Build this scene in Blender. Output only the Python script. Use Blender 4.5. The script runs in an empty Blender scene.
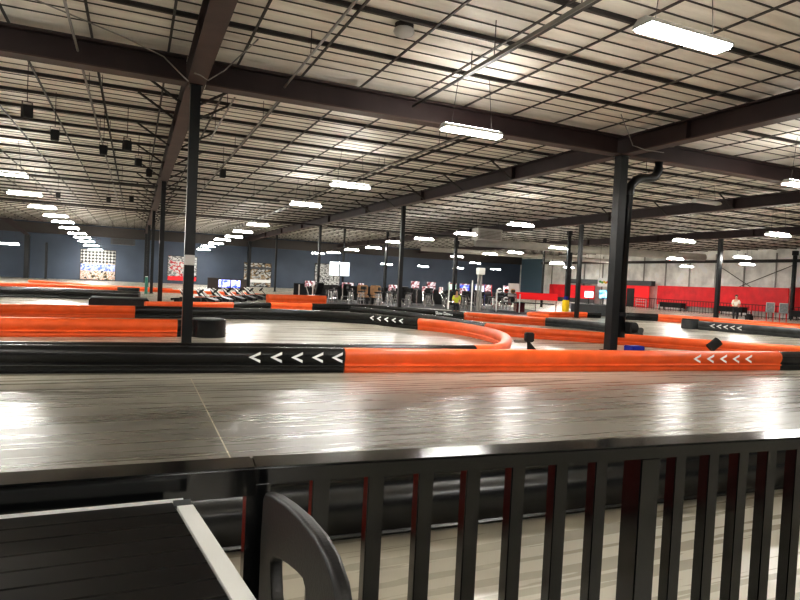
import bpy, bmesh, math, random
from mathutils import Vector, Matrix
random.seed(7)
sc = bpy.context.scene
COL = sc.collection
PI = math.pi
# World axes: X runs along the cross beam, Y runs down the long hall, Z up; origin at the foot of the first steel column.

# ------------------------------------------------------------------ materials
def mat(name, col, rough=0.5, metal=0.0, var=0.0, scale=8.0, emit=None, estr=0.0, bump=0.0, spec=0.5):
    m = bpy.data.materials.new(name); m.use_nodes = True
    nt = m.node_tree; b = nt.nodes['Principled BSDF']
    b.inputs['Base Color'].default_value = (*col, 1)
    b.inputs['Roughness'].default_value = rough
    b.inputs['Metallic'].default_value = metal
    b.inputs['Specular IOR Level'].default_value = spec
    if emit:
        b.inputs['Emission Color'].default_value = (*emit, 1); b.inputs['Emission Strength'].default_value = estr
    if var or bump:
        tc = nt.nodes.new('ShaderNodeTexCoord'); n = nt.nodes.new('ShaderNodeTexNoise')
        n.inputs['Scale'].default_value = scale; n.inputs['Detail'].default_value = 4
        nt.links.new(tc.outputs['Object'], n.inputs['Vector'])
        if var:
            r = nt.nodes.new('ShaderNodeMapRange')
            r.inputs['From Min'].default_value = .3; r.inputs['From Max'].default_value = .7
            r.inputs['To Min'].default_value = 1 - var; r.inputs['To Max'].default_value = 1 + var
            h = nt.nodes.new('ShaderNodeMixRGB'); h.blend_type = 'MULTIPLY'; h.inputs['Fac'].default_value = 1
            h.inputs['Color1'].default_value = (*col, 1)
            nt.links.new(n.outputs['Fac'], r.inputs['Value']); nt.links.new(r.outputs['Result'], h.inputs['Color2'])
            nt.links.new(h.outputs['Color'], b.inputs['Base Color'])
        if bump:
            bp = nt.nodes.new('ShaderNodeBump'); bp.inputs['Strength'].default_value = bump; bp.inputs['Distance'].default_value = .02
            nt.links.new(n.outputs['Fac'], bp.inputs['Height']); nt.links.new(bp.outputs['Normal'], b.inputs['Normal'])
    return m

M = {}
M['orange'] = mat('orange_plastic', (.86, .135, .028), .34, var=.10, scale=3)
M['dark_red'] = mat('dark_red_plastic', (.40, .035, .018), .38, var=.1, scale=3)
M['black_plastic'] = mat('black_plastic', (.0085, .009, .0095), .27, var=.3, scale=3)
M['grey_plastic'] = mat('charcoal_plastic', (.06, .065, .068), .45, var=.3, scale=3)
M['white_paint'] = mat('white_paint', (.85, .85, .83), .5, emit=(1, 1, 1), estr=.05)  # faint glow added so the white marks look brighter
M['col_black'] = mat('black_column_paint', (.006, .007, .008), .34, var=.2)
M['beam'] = mat('maroon_primer', (.036, .021, .021), .55, var=.15, scale=2)
M['beam_lit'] = mat('maroon_primer_lit', (.075, .045, .038), .6, var=.2, scale=2)  # beam primer made lighter: light on the lower flange put into the colour
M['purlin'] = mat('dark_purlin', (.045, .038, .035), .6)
M['strap'] = mat('dark_strap', (.06, .053, .047), .6)
M['pipe'] = mat('dark_pipe', (.04, .037, .035), .45, .3)
M['conduit'] = mat('grey_conduit', (.32, .31, .29), .4, .6)
M['rail'] = mat('gloss_black_rail', (.004, .0045, .005), .13, var=.1, spec=.6)
M['housing'] = mat('light_housing', (.55, .55, .53), .5)
M['lamp'] = mat('lamp_diffuser', (1, 1, 1), .5, emit=(1, .975, .925), estr=78)
M['fill_glow'] = mat('added_fill_glow', (1, 1, 1), .5, emit=(1, .965, .90), estr=28)
M['speaker'] = mat('black_speaker', (.006, .006, .006), .6)
M['white_box'] = mat('white_box', (.62, .62, .60), .5)
M['chrome'] = mat('chrome', (.62, .62, .62), .25, 1.0)
M['seat_black'] = mat('black_vinyl', (.012, .012, .013), .45)
M['tan'] = mat('tan_vinyl', (.38, .22, .11), .6, var=.2)
M['yellow'] = mat('yellow_pad', (.9, .62, .01), .5)
M['redp'] = mat('red_panel', (.80, .02, .03), .5, var=.12, scale=1.5)
M['red_glow'] = mat('red_glow_front', (.8, .01, .016), .4, emit=(.8, .01, .016), estr=.12)  # red with a faint glow built into the colour, no lamp behind it
M['blue_plastic'] = mat('blue_plastic', (.008, .02, .32), .4)
M['grey_panel'] = mat('grey_panel', (.07, .075, .08), .5, var=.1)
M['slate'] = mat('slate_blue_panel', (.13, .20, .26), .6)
M['paper'] = mat('grey_board', (.22, .23, .24), .5, var=.3, scale=9)
M['skin'] = mat('skin', (.5, .29, .2), .6)
M['vest'] = mat('vest_yellow_green', (.55, .6, .05), .7)
M['shirt'] = mat('pale_shirt', (.62, .58, .52), .8)
M['trousers'] = mat('dark_trousers', (.02, .02, .025), .8)
M['hair'] = mat('dark_hair', (.03, .02, .015), .7)
M['teal'] = mat('teal_paint', (.05, .22, .17), .5)
M['duct'] = mat('pale_duct', (.45, .43, .39), .5, .2, var=.1, scale=2)
M['chair'] = mat('charcoal_moulded_plastic', (.020, .020, .021), .40, bump=.08, scale=160)
M['edge'] = mat('light_grey_edge', (.80, .81, .80), .4, 0)
M['rubber'] = mat('rubber', (.008, .008, .008), .8)
M['helmet_white'] = mat('helmet_white', (.75, .75, .75), .3)
M['helmet_red'] = mat('helmet_red', (.5, .06, .04), .3)

def screen_mat(name, c1, c2, scale, strength):
    m = bpy.data.materials.new(name); m.use_nodes = True; nt = m.node_tree; b = nt.nodes['Principled BSDF']
    tc = nt.nodes.new('ShaderNodeTexCoord'); n = nt.nodes.new('ShaderNodeTexNoise'); r = nt.nodes.new('ShaderNodeValToRGB')
    n.inputs['Scale'].default_value = scale
    r.color_ramp.elements[0].position = .42; r.color_ramp.elements[0].color = (*c1, 1)
    r.color_ramp.elements[1].position = .58; r.color_ramp.elements[1].color = (*c2, 1)
    nt.links.new(tc.outputs['Object'], n.inputs['Vector']); nt.links.new(n.outputs['Fac'], r.inputs['Fac'])
    nt.links.new(r.outputs['Color'], b.inputs['Base Color']); nt.links.new(r.outputs['Color'], b.inputs['Emission Color'])
    b.inputs['Emission Strength'].default_value = strength
    return m
M['screen_blue'] = screen_mat('screen_blue', (.03, .06, .6), (.55, .6, .95), 3.0, 1.1)
M['screen_white'] = screen_mat('screen_white', (.75, .85, .95), (.95, 1, 1), 2.0, .75)
M['screen_cyan'] = screen_mat('screen_cyan', (.02, .1, .3), (.3, .85, 1), 4.0, 1.1)
M['screen_game'] = screen_mat('screen_game', (.22, .05, .06), (.62, .6, .62), 6.0, .4)
M['screen_green'] = screen_mat('screen_green', (.2, .5, .4), (.7, .95, .8), 5.0, .6)

def mural_mat(name, cols, scale, seed):
    """a busy printed picture: voronoi blotches of many colours"""
    m = bpy.data.materials.new(name); m.use_nodes = True; nt = m.node_tree; b = nt.nodes['Principled BSDF']
    tc = nt.nodes.new('ShaderNodeTexCoord'); mp = nt.nodes.new('ShaderNodeMapping'); mp.inputs['Location'].default_value = (seed, seed * .7, 0)
    mp.inputs['Scale'].default_value = (1, 1, 1.6)
    v = nt.nodes.new('ShaderNodeTexNoise'); v.inputs['Scale'].default_value = scale; v.inputs['Detail'].default_value = 3
    r = nt.nodes.new('ShaderNodeValToRGB'); r.color_ramp.interpolation = 'CONSTANT'
    for i, c in enumerate(cols):
        p = .3 + .4 * i / len(cols)
        e = r.color_ramp.elements[i] if i < 2 else r.color_ramp.elements.new(p)
        e.position = p; e.color = (*c, 1)
    nt.links.new(tc.outputs['Object'], mp.inputs['Vector']); nt.links.new(mp.outputs['Vector'], v.inputs['Vector'])
    nt.links.new(v.outputs['Fac'], r.inputs['Fac']); nt.links.new(r.outputs['Color'], b.inputs['Base Color'])
    b.inputs['Roughness'].default_value = .5
    nt.links.new(r.outputs['Color'], b.inputs['Emission Color']); b.inputs['Emission Strength'].default_value = .12
    return m
WHT, BLK, TAN, RED, GRY = (.46, .46, .44), (.015, .015, .015), (.26, .18, .1), (.38, .03, .04), (.13, .13, .13)
M['mural_a'] = mural_mat('print_crowd', [BLK, TAN, WHT, (.45, .2, .12), WHT, BLK], 2.6, 1)
M['mural_b'] = mural_mat('print_kart', [WHT, RED, WHT, GRY, WHT, BLK], 1.3, 4)
M['mural_c'] = mural_mat('print_race', [GRY, WHT, BLK, TAN, WHT, GRY], 1.4, 8)
M['mural_d'] = mural_mat('print_mono', [BLK, WHT, BLK, WHT, GRY, WHT], 1.9, 3)
M['banner_blue'] = screen_mat('print_blue_band', (.06, .10, .42), (.36, .42, .66), 6, .12)

def checker_mat():
    m = bpy.data.materials.new('print_checker'); m.use_nodes = True; nt = m.node_tree; b = nt.nodes['Principled BSDF']
    tc = nt.nodes.new('ShaderNodeTexCoord'); mp = nt.nodes.new('ShaderNodeMapping'); c = nt.nodes.new('ShaderNodeTexChecker')
    mp.inputs['Rotation'].default_value = (0, math.radians(45), 0); mp.inputs['Location'].default_value = (.013, .5, .017)
    c.inputs['Scale'].default_value = 4.4
    c.inputs['Color1'].default_value = (.46, .46, .44, 1); c.inputs['Color2'].default_value = (.03, .03, .03, 1)
    nt.links.new(tc.outputs['Object'], mp.inputs['Vector']); nt.links.new(mp.outputs['Vector'], c.inputs['Vector'])
    nt.links.new(c.outputs['Color'], b.inputs['Base Color'])
    return m
M['checker'] = checker_mat()

def floor_mat():
    m = bpy.data.materials.new('polished_concrete'); m.use_nodes = True; nt = m.node_tree; b = nt.nodes['Principled BSDF']; L = nt.links.new
    N = nt.nodes.new
    tc = N('ShaderNodeTexCoord')
    sep = N('ShaderNodeSeparateXYZ'); L(tc.outputs['Object'], sep.inputs[0])
    def noise(sx, sy, scale, detail=6):
        mp = N('ShaderNodeMapping'); mp.inputs['Scale'].default_value = (sx, sy, 1); n = N('ShaderNodeTexNoise')
        n.inputs['Scale'].default_value = scale; n.inputs['Detail'].default_value = detail
        L(tc.outputs['Object'], mp.inputs['Vector']); L(mp.outputs['Vector'], n.inputs['Vector']); return n
    streak = noise(.18, 5.0, 1.8); blot = noise(.6, 1.0, .35, 4); fine = noise(.5, 5, 9, 3)
    # rubbered racing lane: a band of Y
    nz = N('ShaderNodeMath'); nz.operation = 'MULTIPLY_ADD'; nz.inputs[1].default_value = 2.2
    L(blot.outputs['Fac'], nz.inputs[0]); L(sep.outputs['Y'], nz.inputs[2])
    band = N('ShaderNodeValToRGB'); cr = band.color_ramp
    mr = N('ShaderNodeMapRange'); mr.inputs['From Min'].default_value = -12; mr.inputs['From Max'].default_value = 48
    L(nz.outputs[0], mr.inputs['Value']); L(mr.outputs['Result'], band.inputs['Fac'])
    def P(y): return (y + 12 + 1.1) / 60
    cr.elements[0].position = P(-8.8); cr.elements[0].color = (0, 0, 0, 1)
    cr.elements[1].position = P(-7.6); cr.elements[1].color = (1, 1, 1, 1)
    for y, v in ((-5.4, 1), (-3.9, .55), (-3.0, .12), (4, .1), (10, .25), (40, .3)):
        e = cr.elements.new(P(y)); e.color = (v, v, v, 1)
    base = N('ShaderNodeMixRGB'); base.inputs['Color1'].default_value = (.47, .44, .365, 1); base.inputs['Color2'].default_value = (.128, .120, .100, 1)
    L(band.outputs['Color'], base.inputs['Fac'])
    r1 = N('ShaderNodeMapRange'); r1.inputs['From Min'].default_value = .3; r1.inputs['From Max'].default_value = .7
    r1.inputs['To Min'].default_value = .74; r1.inputs['To Max'].default_value = 1.22; L(streak.outputs['Fac'], r1.inputs['Value'])
    mu = N('ShaderNodeMixRGB'); mu.blend_type = 'MULTIPLY'; mu.inputs['Fac'].default_value = .8
    fm = N('ShaderNodeMath'); fm.operation = 'MULTIPLY_ADD'; fm.inputs[1].default_value = .75; fm.inputs[2].default_value = .12
    L(band.outputs['Color'], fm.inputs[0]); L(fm.outputs[0], mu.inputs['Fac'])
    L(base.outputs['Color'], mu.inputs['Color1']); L(r1.outputs['Result'], mu.inputs['Color2'])
    r2 = N('ShaderNodeMapRange'); r2.inputs['From Min'].default_value = .35; r2.inputs['From Max'].default_value = .65
    r2.inputs['To Min'].default_value = .75; r2.inputs['To Max'].default_value = 1.2; L(blot.outputs['Fac'], r2.inputs['Value'])
    mu2 = N('ShaderNodeMixRGB'); mu2.blend_type = 'MULTIPLY'; mu2.inputs['Fac'].default_value = .8
    L(mu.outputs['Color'], mu2.inputs['Color1']); L(r2.outputs['Result'], mu2.inputs['Color2'])
    L(mu2.outputs['Color'], b.inputs['Base Color'])
    rr = N('ShaderNodeMapRange'); rr.inputs['From Min'].default_value = .3; rr.inputs['From Max'].default_value = .7
    rr.inputs['To Min'].default_value = .215; rr.inputs['To Max'].default_value = .37; L(streak.outputs['Fac'], rr.inputs['Value'])
    L(rr.outputs['Result'], b.inputs['Roughness'])
    bp = N('ShaderNodeBump'); bp.inputs['Strength'].default_value = .04; bp.inputs['Distance'].default_value = .01
    L(fine.outputs['Fac'], bp.inputs['Height']); L(bp.outputs['Normal'], b.inputs['Normal'])
    b.inputs['Specular IOR Level'].default_value = .65
    return m
M['floor'] = floor_mat()

def ceil_mat():
    m = bpy.data.materials.new('insulation_blanket'); m.use_nodes = True; nt = m.node_tree; b = nt.nodes['Principled BSDF']; L = nt.links.new; N = nt.nodes.new
    tc = N('ShaderNodeTexCoord')
    mp = N('ShaderNodeMapping'); mp.inputs['Scale'].default_value = (.35, 1.6, 1); n = N('ShaderNodeTexNoise'); n.inputs['Scale'].default_value = 2.2; n.inputs['Detail'].default_value = 6
    L(tc.outputs['Object'], mp.inputs['Vector']); L(mp.outputs['Vector'], n.inputs['Vector'])
    r = N('ShaderNodeValToRGB'); r.color_ramp.elements[0].position = .3; r.color_ramp.elements[0].color = (.74, .70, .62, 1)
    r.color_ramp.elements[1].position = .62; r.color_ramp.elements[1].color = (.93, .89, .81, 1)
    L(n.outputs['Fac'], r.inputs['Fac']); L(r.outputs['Color'], b.inputs['Base Color'])
    bp = N('ShaderNodeBump'); bp.inputs['Strength'].default_value = .6; bp.inputs['Distance'].default_value = .08
    L(n.outputs['Fac'], bp.inputs['Height']); L(bp.outputs['Normal'], b.inputs['Normal'])
    b.inputs['Roughness'].default_value = .55
    return m
M['ceiling'] = ceil_mat()
M['wall_blue'] = mat('slate_blue_wall', (.062, .083, .12), .6, var=.12, scale=.5)
M['wall_foil'] = mat('silver_insulation', (.88, .87, .84), .5, .0, var=.25, scale=.9, bump=.5)
M['table'] = mat('black_table_boards', (.006, .006, .0065), .30, spec=.3)

# ------------------------------------------------------------------ helpers
def obj(name, bm, m, parent=None, smooth=False):
    me = bpy.data.meshes.new(name); bm.normal_update(); bm.to_mesh(me); bm.free()
    for mm in (m if isinstance(m, (list, tuple)) else [m]): me.materials.append(mm)
    if smooth:
        for p in me.polygons: p.use_smooth = True
    o = bpy.data.objects.new(name, me); COL.objects.link(o)
    if parent is not None: o.parent = parent
    return o
def tag(o, label, cat, group=None, kind=None):
    if label: o['label'] = label
    if cat: o['category'] = cat
    if group: o['group'] = group
    if kind: o['kind'] = kind
    return o
def thing(name, label, cat, loc=(0, 0, 0), rz=0, group=None, kind=None):
    o = bpy.data.objects.new(name, None); COL.objects.link(o); o.location = loc; o.rotation_euler = (0, 0, rz); o.empty_display_size = .1
    return tag(o, label, cat, group, kind)
def dup(root, loc, rz=None, label=None, group=None):
    r = root.copy(); COL.objects.link(r); r.location = loc
    if rz is not None: r.rotation_euler = (0, 0, rz)
    if label: r['label'] = label
    if group: r['group'] = group
    for ch in list(root.children):
        c = ch.copy(); COL.objects.link(c); c.parent = r
        for g in list(ch.children):
            d = g.copy(); COL.objects.link(d); d.parent = c
    return r
def bx(bm, x0, x1, y0, y1, z0, z1, mi=0):
    vs = [bm.verts.new(p) for p in ((x0, y0, z0), (x1, y0, z0), (x1, y1, z0), (x0, y1, z0), (x0, y0, z1), (x1, y0, z1), (x1, y1, z1), (x0, y1, z1))]
    fs = [bm.faces.new([vs[i] for i in f]) for f in ((3, 2, 1, 0), (4, 5, 6, 7), (0, 1, 5, 4), (1, 2, 6, 5), (2, 3, 7, 6), (3, 0, 4, 7))]
    for f in fs: f.material_index = mi
    return fs
def box(x0, x1, y0, y1, z0, z1, bev=0):
    bm = bmesh.new(); bx(bm, x0, x1, y0, y1, z0, z1)
    if bev: bmesh.ops.bevel(bm, geom=list(bm.edges), offset=bev, segments=2, affect='EDGES')
    return bm
def tube(bm, pts, r, n=8, cap=True):
    pts = [Vector(p) for p in pts]; rings = []
    for i, p in enumerate(pts):
        d = (pts[min(i + 1, len(pts) - 1)] - pts[max(i - 1, 0)]).normalized()
        a = d.cross(Vector((0, 0, 1)))
        if a.length < 1e-3: a = d.cross(Vector((0, 1, 0)))
        a.normalize(); b = a.cross(d).normalized()
        rr = r[i] if isinstance(r, (list, tuple)) else r
        rings.append([bm.verts.new(p + (a * math.cos(2 * PI * k / n) + b * math.sin(2 * PI * k / n)) * rr) for k in range(n)])
    for A, B in zip(rings, rings[1:]):
        for k in range(n): bm.faces.new((A[k], A[(k + 1) % n], B[(k + 1) % n], B[k]))
    if cap: bm.faces.new(rings[0][::-1]); bm.faces.new(rings[-1])
def tubes(*lst):
    bm = bmesh.new()
    for pts, r in lst: tube(bm, pts, r)
    return bm
def prism(bm, poly, y0, y1, plane='xz', mi=0):
    """extrude a polygon: plane xz along y, or yz along x"""
    def P(a, b, c): return (a, c, b) if plane == 'xz' else (c, a, b)
    A = [bm.verts.new(P(a, b, y0)) for a, b in poly]; B = [bm.verts.new(P(a, b, y1)) for a, b in poly]
    n = len(poly); fs = [bm.faces.new(A), bm.faces.new(B[::-1])]
    for i in range(n): fs.append(bm.faces.new((A[i], B[i], B[(i + 1) % n], A[(i + 1) % n])))
    for f in fs: f.material_index = mi
    bmesh.ops.recalc_face_normals(bm, faces=fs)
def sph(bm, c, r, sx=1, sy=1, sz=1, u=12, v=8):
    bmesh.ops.create_uvsphere(bm, u_segments=u, v_segments=v, radius=r, matrix=Matrix.Translation(c) @ Matrix.Diagonal((sx, sy, sz, 1)))
def cyl(bm, c0, c1, r, n=16): tube(bm, [c0, c1], r, n)

# ------------------------------------------------------------------ setting
ZC, ZB = 5.62, 5.01            # insulation underside, girder underside
YB, XR = 57.0, 47.0            # far wall, side wall
fl = obj('floor', box(-32, 60, -26, 70, -.2, 0), M['floor']); tag(fl, None, None, kind='structure')
jb = bmesh.new(); bx(jb, -.158, -.146, -7.6, -3.0, .0005, .0015); obj('joint_line', jb, mat('pale_joint', (.55, .5, .4), .5), fl)
ce = obj('ceiling', box(-32, XR + .3, -26, YB + .2, ZC, ZC + .12), M['ceiling']); tag(ce, None, None, kind='structure')
wb_ = obj('wall_back', box(-32, XR, YB, YB + .2, 0, ZC), M['wall_blue']); tag(wb_, None, None, kind='structure')
wr_ = obj('wall_right', box(XR, XR + .2, -16, YB, 0, ZC), M['wall_foil']); tag(wr_, None, None, kind='structure')
hd = obj('trim_shade', box(-31.9, XR - .05, YB - .35, YB - .02, 4.45, ZC - .16), M['purlin']); tag(hd, None, None, kind='structure')  # dark strip painting in the dim shade along the wall top
tp = obj('trim_2', box(XR - .06, XR - .01, 51.7, YB - .4, 0, 5.2), M['slate']); tag(tp, None, None, kind='structure')

# insulation straps: thin dark lines under the blanket, parts of the ceiling
sb = bmesh.new(); bx(sb, -30, XR - .1, -.014, .014, ZC - .014, ZC - .002)
s0 = obj('insulation_strap', sb, M['strap'], ce)
PS, P0 = 1.63, 3.1
first = True; y = P0 - 9 * PS; cnt = 0
while y < 36 and cnt < 98:
    for q in (1, 2, 3):
        yy = y + q * PS / 4
        if yy > -9.5:
            if first: s0.location.y = yy; first = False
            else:
                c = s0.copy(); COL.objects.link(c); c.parent = ce; c.location.y = yy
            cnt += 1
    y += PS
# purlins across the hall
pb = bmesh.new()
bx(pb, -30, XR - .1, -.028, .028, ZC - .075, ZC - .06); bx(pb, -30, XR - .1, -.012, .012, ZC - .06, ZC - .02); bx(pb, -30, XR - .1, -.028, .028, ZC - .02, ZC - .004)
pur = None; k = -9
while P0 + k * PS < YB - .6:
    yy = P0 + k * PS
    if abs(yy) > .25:
        if pur is None:
            pur = obj('roof_purlin', pb, M['purlin']); tag(pur, 'dark steel purlin running crossways under the pale roof insulation', 'roof purlin', 'roof purlins under the insulation'); pur.location.y = yy
        else:
            c = dup(pur, (0, yy, 0))
    k += 1
# longitudinal struts
st = bmesh.new(); bx(st, -.02, .02, -12, YB - .5, ZC - .10, ZC - .077)
strut = None; k = -22
while -1.75 + 1.25 * k < XR - 1:
    xx = -1.75 + 1.25 * k
    if not any(abs(xx - g) < .3 for g in (0, 10.42, 20.85, 31.45)):
        if strut is None:
            strut = obj('roof_strut', st, M['strap']); tag(strut, 'thin dark strut running lengthways below the roof purlins', 'roof strut', 'lengthways roof struts'); strut.location.x = xx
        else: dup(strut, (xx, 0, 0))
    k += 1
# girders: I-beams running down the hall
def girder(x, label, y0=-13, y1=YB - .5, braces=None, t=.16):
    g = thing('roof_girder', label, 'roof beam', (x, 0, 0), kind='thing')
    w = bmesh.new(); bx(w, -.015, .015, y0, y1, ZB + .03, ZC - .18); bx(w, -t, t, y0, y1, ZC - .18, ZC - .15)
    obj('girder_web', w, M['beam'], g)
    f = bmesh.new(); bx(f, -t, t, y0, y1, ZB, ZB + .03); obj('lower_flange', f, M['beam_lit'], g)
    stf = None
    for yy in [y0 + 4 + 6.9 * i for i in range(int((y1 - y0 - 4) / 6.9))]:
        if stf is None:
            b = bmesh.new(); bx(b, -t + .01, -.015, -.008, .008, ZB + .03, ZC - .18); bx(b, .015, t - .01, -.008, .008, ZB + .03, ZC - .18)
            stf = obj('stiffener_plate', b, M['beam'], g); stf.location.y = yy
        else:
            c = stf.copy(); COL.objects.link(c); c.parent = g; c.location.y = yy
    if braces:
        for sx in (-1, 1):
            b0 = None; kk = braces[0]
            while P0 + kk * PS < braces[1]:
                yy = P0 + kk * PS
                if b0 is None:
                    b = bmesh.new(); tube(b, [(sx * 1.0, 0, ZC - .078), (sx * .17, 0, ZB + .02)], .028, 6)
                    b0 = obj('kicker_brace', b, M['purlin'], g); b0.location.y = yy
                else:
                    c = b0.copy(); COL.objects.link(c); c.parent = g; c.location.y = yy
                kk += 2 if kk >= 0 else 1
    return g
girder(0, 'dark maroon roof girder with paired diagonal braces over the white box column row', braces=(-1, 42))
girder(10.42, 'dark maroon roof girder resting on the column with the drain pipe', braces=(1, 20))
girder(20.85, 'maroon roof girder beyond the drain pipe column, second row across', braces=(1, 12))
girder(31.45, 'maroon roof girder third row across, above the red wall side of the hall')
# cross beam
cb = thing('cross_beam', 'deep dark maroon beam crossing the hall between the two tall columns', 'roof beam', (0, 0, 0), kind='thing')
for a, b_ in ((-30, -.18), (.18, 10.24), (10.60, 20.67), (21.03, 31.27)):
    w = bmesh.new(); bx(w, a, b_, -.015, .015, ZB + .03, ZC - .18); bx(w, a, b_, -.16, .16, ZC - .18, ZC - .15); obj('beam_web', w, M['beam'], cb)
    f = bmesh.new(); bx(f, a, b_, -.16, .16, ZB, ZB + .03); obj('lower_flange', f, M['beam_lit'], cb)

# columns
def column(x, y, w, h, label, hollow=True):
    c = thing('steel_column', label, 'column', (x, y, 0), kind='thing')
    b = bmesh.new()
    if hollow:   # H section
        t = .018
        bx(b, -w / 2, w / 2, -w / 2, -w / 2 + t, .02, h); bx(b, -w / 2, w / 2, w / 2 - t, w / 2, .02, h); bx(b, -t / 2, t / 2, -w / 2 + t, w / 2 - t, .02, h)
        bx(b, -w / 2, -w / 2 + .012, -w / 2 + t, w / 2 - t, .02, h - .01); bx(b, w / 2 - .012, w / 2, -w / 2 + t, w / 2 - t, .02, h - .01)
    else:
        bx(b, -w / 2, w / 2, -w / 2, w / 2, .02, h)
        bmesh.ops.bevel(b, geom=[e for e in b.edges if abs((e.verts[0].co - e.verts[1].co).z) > 1], offset=w * .15, segments=2, affect='EDGES')
    obj('shaft', b, M['col_black'], c)
    p = bmesh.new(); bx(p, -w * .8, w * .8, -w * .8, w * .8, 0, .02); obj('base_plate', p, M['col_black'], c)
    q = bmesh.new(); bx(q, -w * .65, w * .65, -w * .65, w * .65, h, min(h + .015, 5.009)) ; obj('cap_plate', q, M['col_black'], c)
    return c
HB = ZB - .016
c1 = column(0, 0, .18, HB, 'tall black steel column carrying a small white box, by the black barrier')
obj('junction_box', box(-.09, .09, -.14, -.092, 1.64, 1.83, .008), M['white_box'], c1)
column(0, 13.83, .17, HB, 'black steel column second in the row behind the white box column')
column(0, 27.66, .17, HB, 'black steel column third in the row behind the white box column, beside the teal post')
column(0, 41.4, .19, HB, 'black steel column last in the row behind the white box column, near the blue wall')
column(10.42, 0, .235, HB, 'thick black steel column with a drain pipe strapped alongside')
column(10.42, 13.83, .17, HB, 'black column standing behind the black barrier with white chevrons in the hairpin')
column(10.42, 27.66, .16, HB, 'slim black column in front of the black and white mural')
column(10.42, 41.4, .15, HB, 'slim black column between the blue screens and the double orange barrier')
column(10.42, 55.2, .34, HB, 'thick black column standing against the race photo mural')
column(0, 55.2, .24, HB, 'black column at the blue wall end of the white box column row')
column(20.85, 41.4, .2, HB, 'black column far behind the arcade cabinets on the second girder row')
column(20.85, 13.83, .18, HB, 'black column before the grey counter and beside the yellow padded post')
column(20.85, 27.66, .2, HB, 'black column behind the stools, between two arcade screens')
column(31.45, 13.83, .21, HB, 'black column standing before the red wall beyond the chevron barrier')
column(31.45, 27.66, .24, HB, 'black column in front of the red booth beside the dark header')
YP = column(25.0, 19.9, .2, ZC - .3, 'slim black post with a bright yellow pad round its foot', False)
obj('foot_pad', box(-.17, .17, -.17, .17, .02, .80, .04), M['yellow'], YP)
obj('pad_strap', box(-.11, .11, -.11, .11, .80, 1.05, .02), M['blue_plastic'], YP)
for x, y, w, l in ((14.1, 33.6, .13, 'slim dark post at the edge of the black and white mural'),
                   (17.3, 32.5, .14, 'slim dark post behind the tan padded seat backs'), (25.8, 36.4, .18, 'slim dark post behind the yellow vest person'),
                   (46.2, 19.0, .25, 'black wall post with diagonal rods against the red panels'), (28.0, 26.5, .15, 'slim dark post next to the red awning stand'),
                   ):
    column(x, y, w, ZC - .26, l, False)
kc = column(-10.45, 55.3, .42, 4.1, 'stout black column with a slanted knee brace before the blue wall', True)
kb = bmesh.new(); prism(kb, [(.2, 4.12), (-.2, 4.12), (-2.4, 5.6), (-1.4, 5.6)], -.14, .14); obj('knee_brace', kb, M['beam'], kc)
column(-8.85, 55.4, .2, 3.5, 'slim dark post beside the stout knee braced column', False)

# ------------------------------------------------------------------ ceiling lights
def light_proto():
    t = thing('hanging_light', '', 'ceiling light')
    h = bmesh.new(); prism(h, [(-.13, 0), (.13, 0), (.13, .02), (.06, .085), (-.06, .085), (-.13, .02)], -.64, .64, 'yz' if False else 'xz')
    for v in h.verts: v.co = Vector((v.co.y, v.co.x, v.co.z))
    bmesh.ops.recalc_face_normals(h, faces=h.faces)
    obj('lamp_housing', h, M['housing'], t)
    d = bmesh.new(); prism(d, [(-.125, -.002), (.125, -.002), (.10, -.04), (-.10, -.04)], -.62, .62)
    for v in d.verts: v.co = Vector((v.co.y, v.co.x, v.co.z))
    bmesh.ops.recalc_face_normals(d, faces=d.faces)
    obj('diffuser', d, M['lamp'], t)
    d = bmesh.new(); bx(d, -.6, .6, -.05, .05, .0855, .09); obj('added_fill_glow', d, M['fill_glow'], t)  # glowing strip added on the housing to brighten the ceiling
    for sx in (-.63, .63):
        e = bmesh.new(); bx(e, sx - .012, sx + .012, -.13, .13, -.012, .022); obj('end_cap', e, M['housing'], t)
    for sx in (-.45, .45):
        w = bmesh.new(); tube(w, [(0, 0, 0), (-.12 * (1 if sx > 0 else -1), 0, 1)], .006, 4)
        o = obj('hanger_wire', w, M['pipe'], t); o.location = (sx, 0, .08)
    return t
LP = None
def light(x, y, z, label, group=None, wires=False, lit=True):
    global LP
    if LP is None: LP = light_proto(); t = LP; t.location = (x, y, z); t['label'] = label
    else: t = dup(LP, (x, y, z), 0, label)
    if group: t['group'] = group
    elif 'group' in t: del t['group']
    for c in t.children:
        if not lit and c.name.startswith('added_fill_glow'): c.data = c.data.copy(); c.data.materials[0] = M['housing']
        if c.name.startswith('hanger_wire'): c.scale.z = ZC - .005 - z - .08
    if not lit:
        for c in t.children:
            if c.name.startswith('diffuser'):
                c.data = c.data.copy(); c.data.materials[0] = M['housing']
    return t
L0 = []
L0.append(light(4.66, -7.03, 4.45, 'brightest white strip light, hung high above the near track'))
L0.append(light(4.98, -1.75, 4.5, 'white strip light hung just in front of the deep cross beam'))
L0.append(light(5.25, 6.3, 4.47, 'white strip light just behind the cross beam, at the end of a thick pipe run'))
L0.append(light(5.4, 12.4, 4.45, 'second white strip light behind the cross beam, next to the pipe run'))
GA = 'white strip lights in the row leading to the checkered mural'
la = 'white strip light in the long row leading to the checkered mural'
for x, y, z in [(-5.01, 12, 4.46), (-5.364, 18.3, 4.451), (-5.404, 24, 4.397), (-5.323, 29, 4.338), (-5.336, 33, 4.243), (-5.327, 37, 4.088), (-5.169, 41.5, 3.953), (-5.067, 45, 3.805), (-4.95, 48, 3.6), (-4.8, 52, 3.382), (-4.6, 55.3, 3.1)]:
    L0.append(light(x, y, z, la, GA))
L0.append(light(-9.6, 41, 2.82, 'low white strip light hanging alone before the blue wall corner'))
lb = 'white strip light in the row above the two blue screens'; GB = 'white strip lights above the blue screens'
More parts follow.
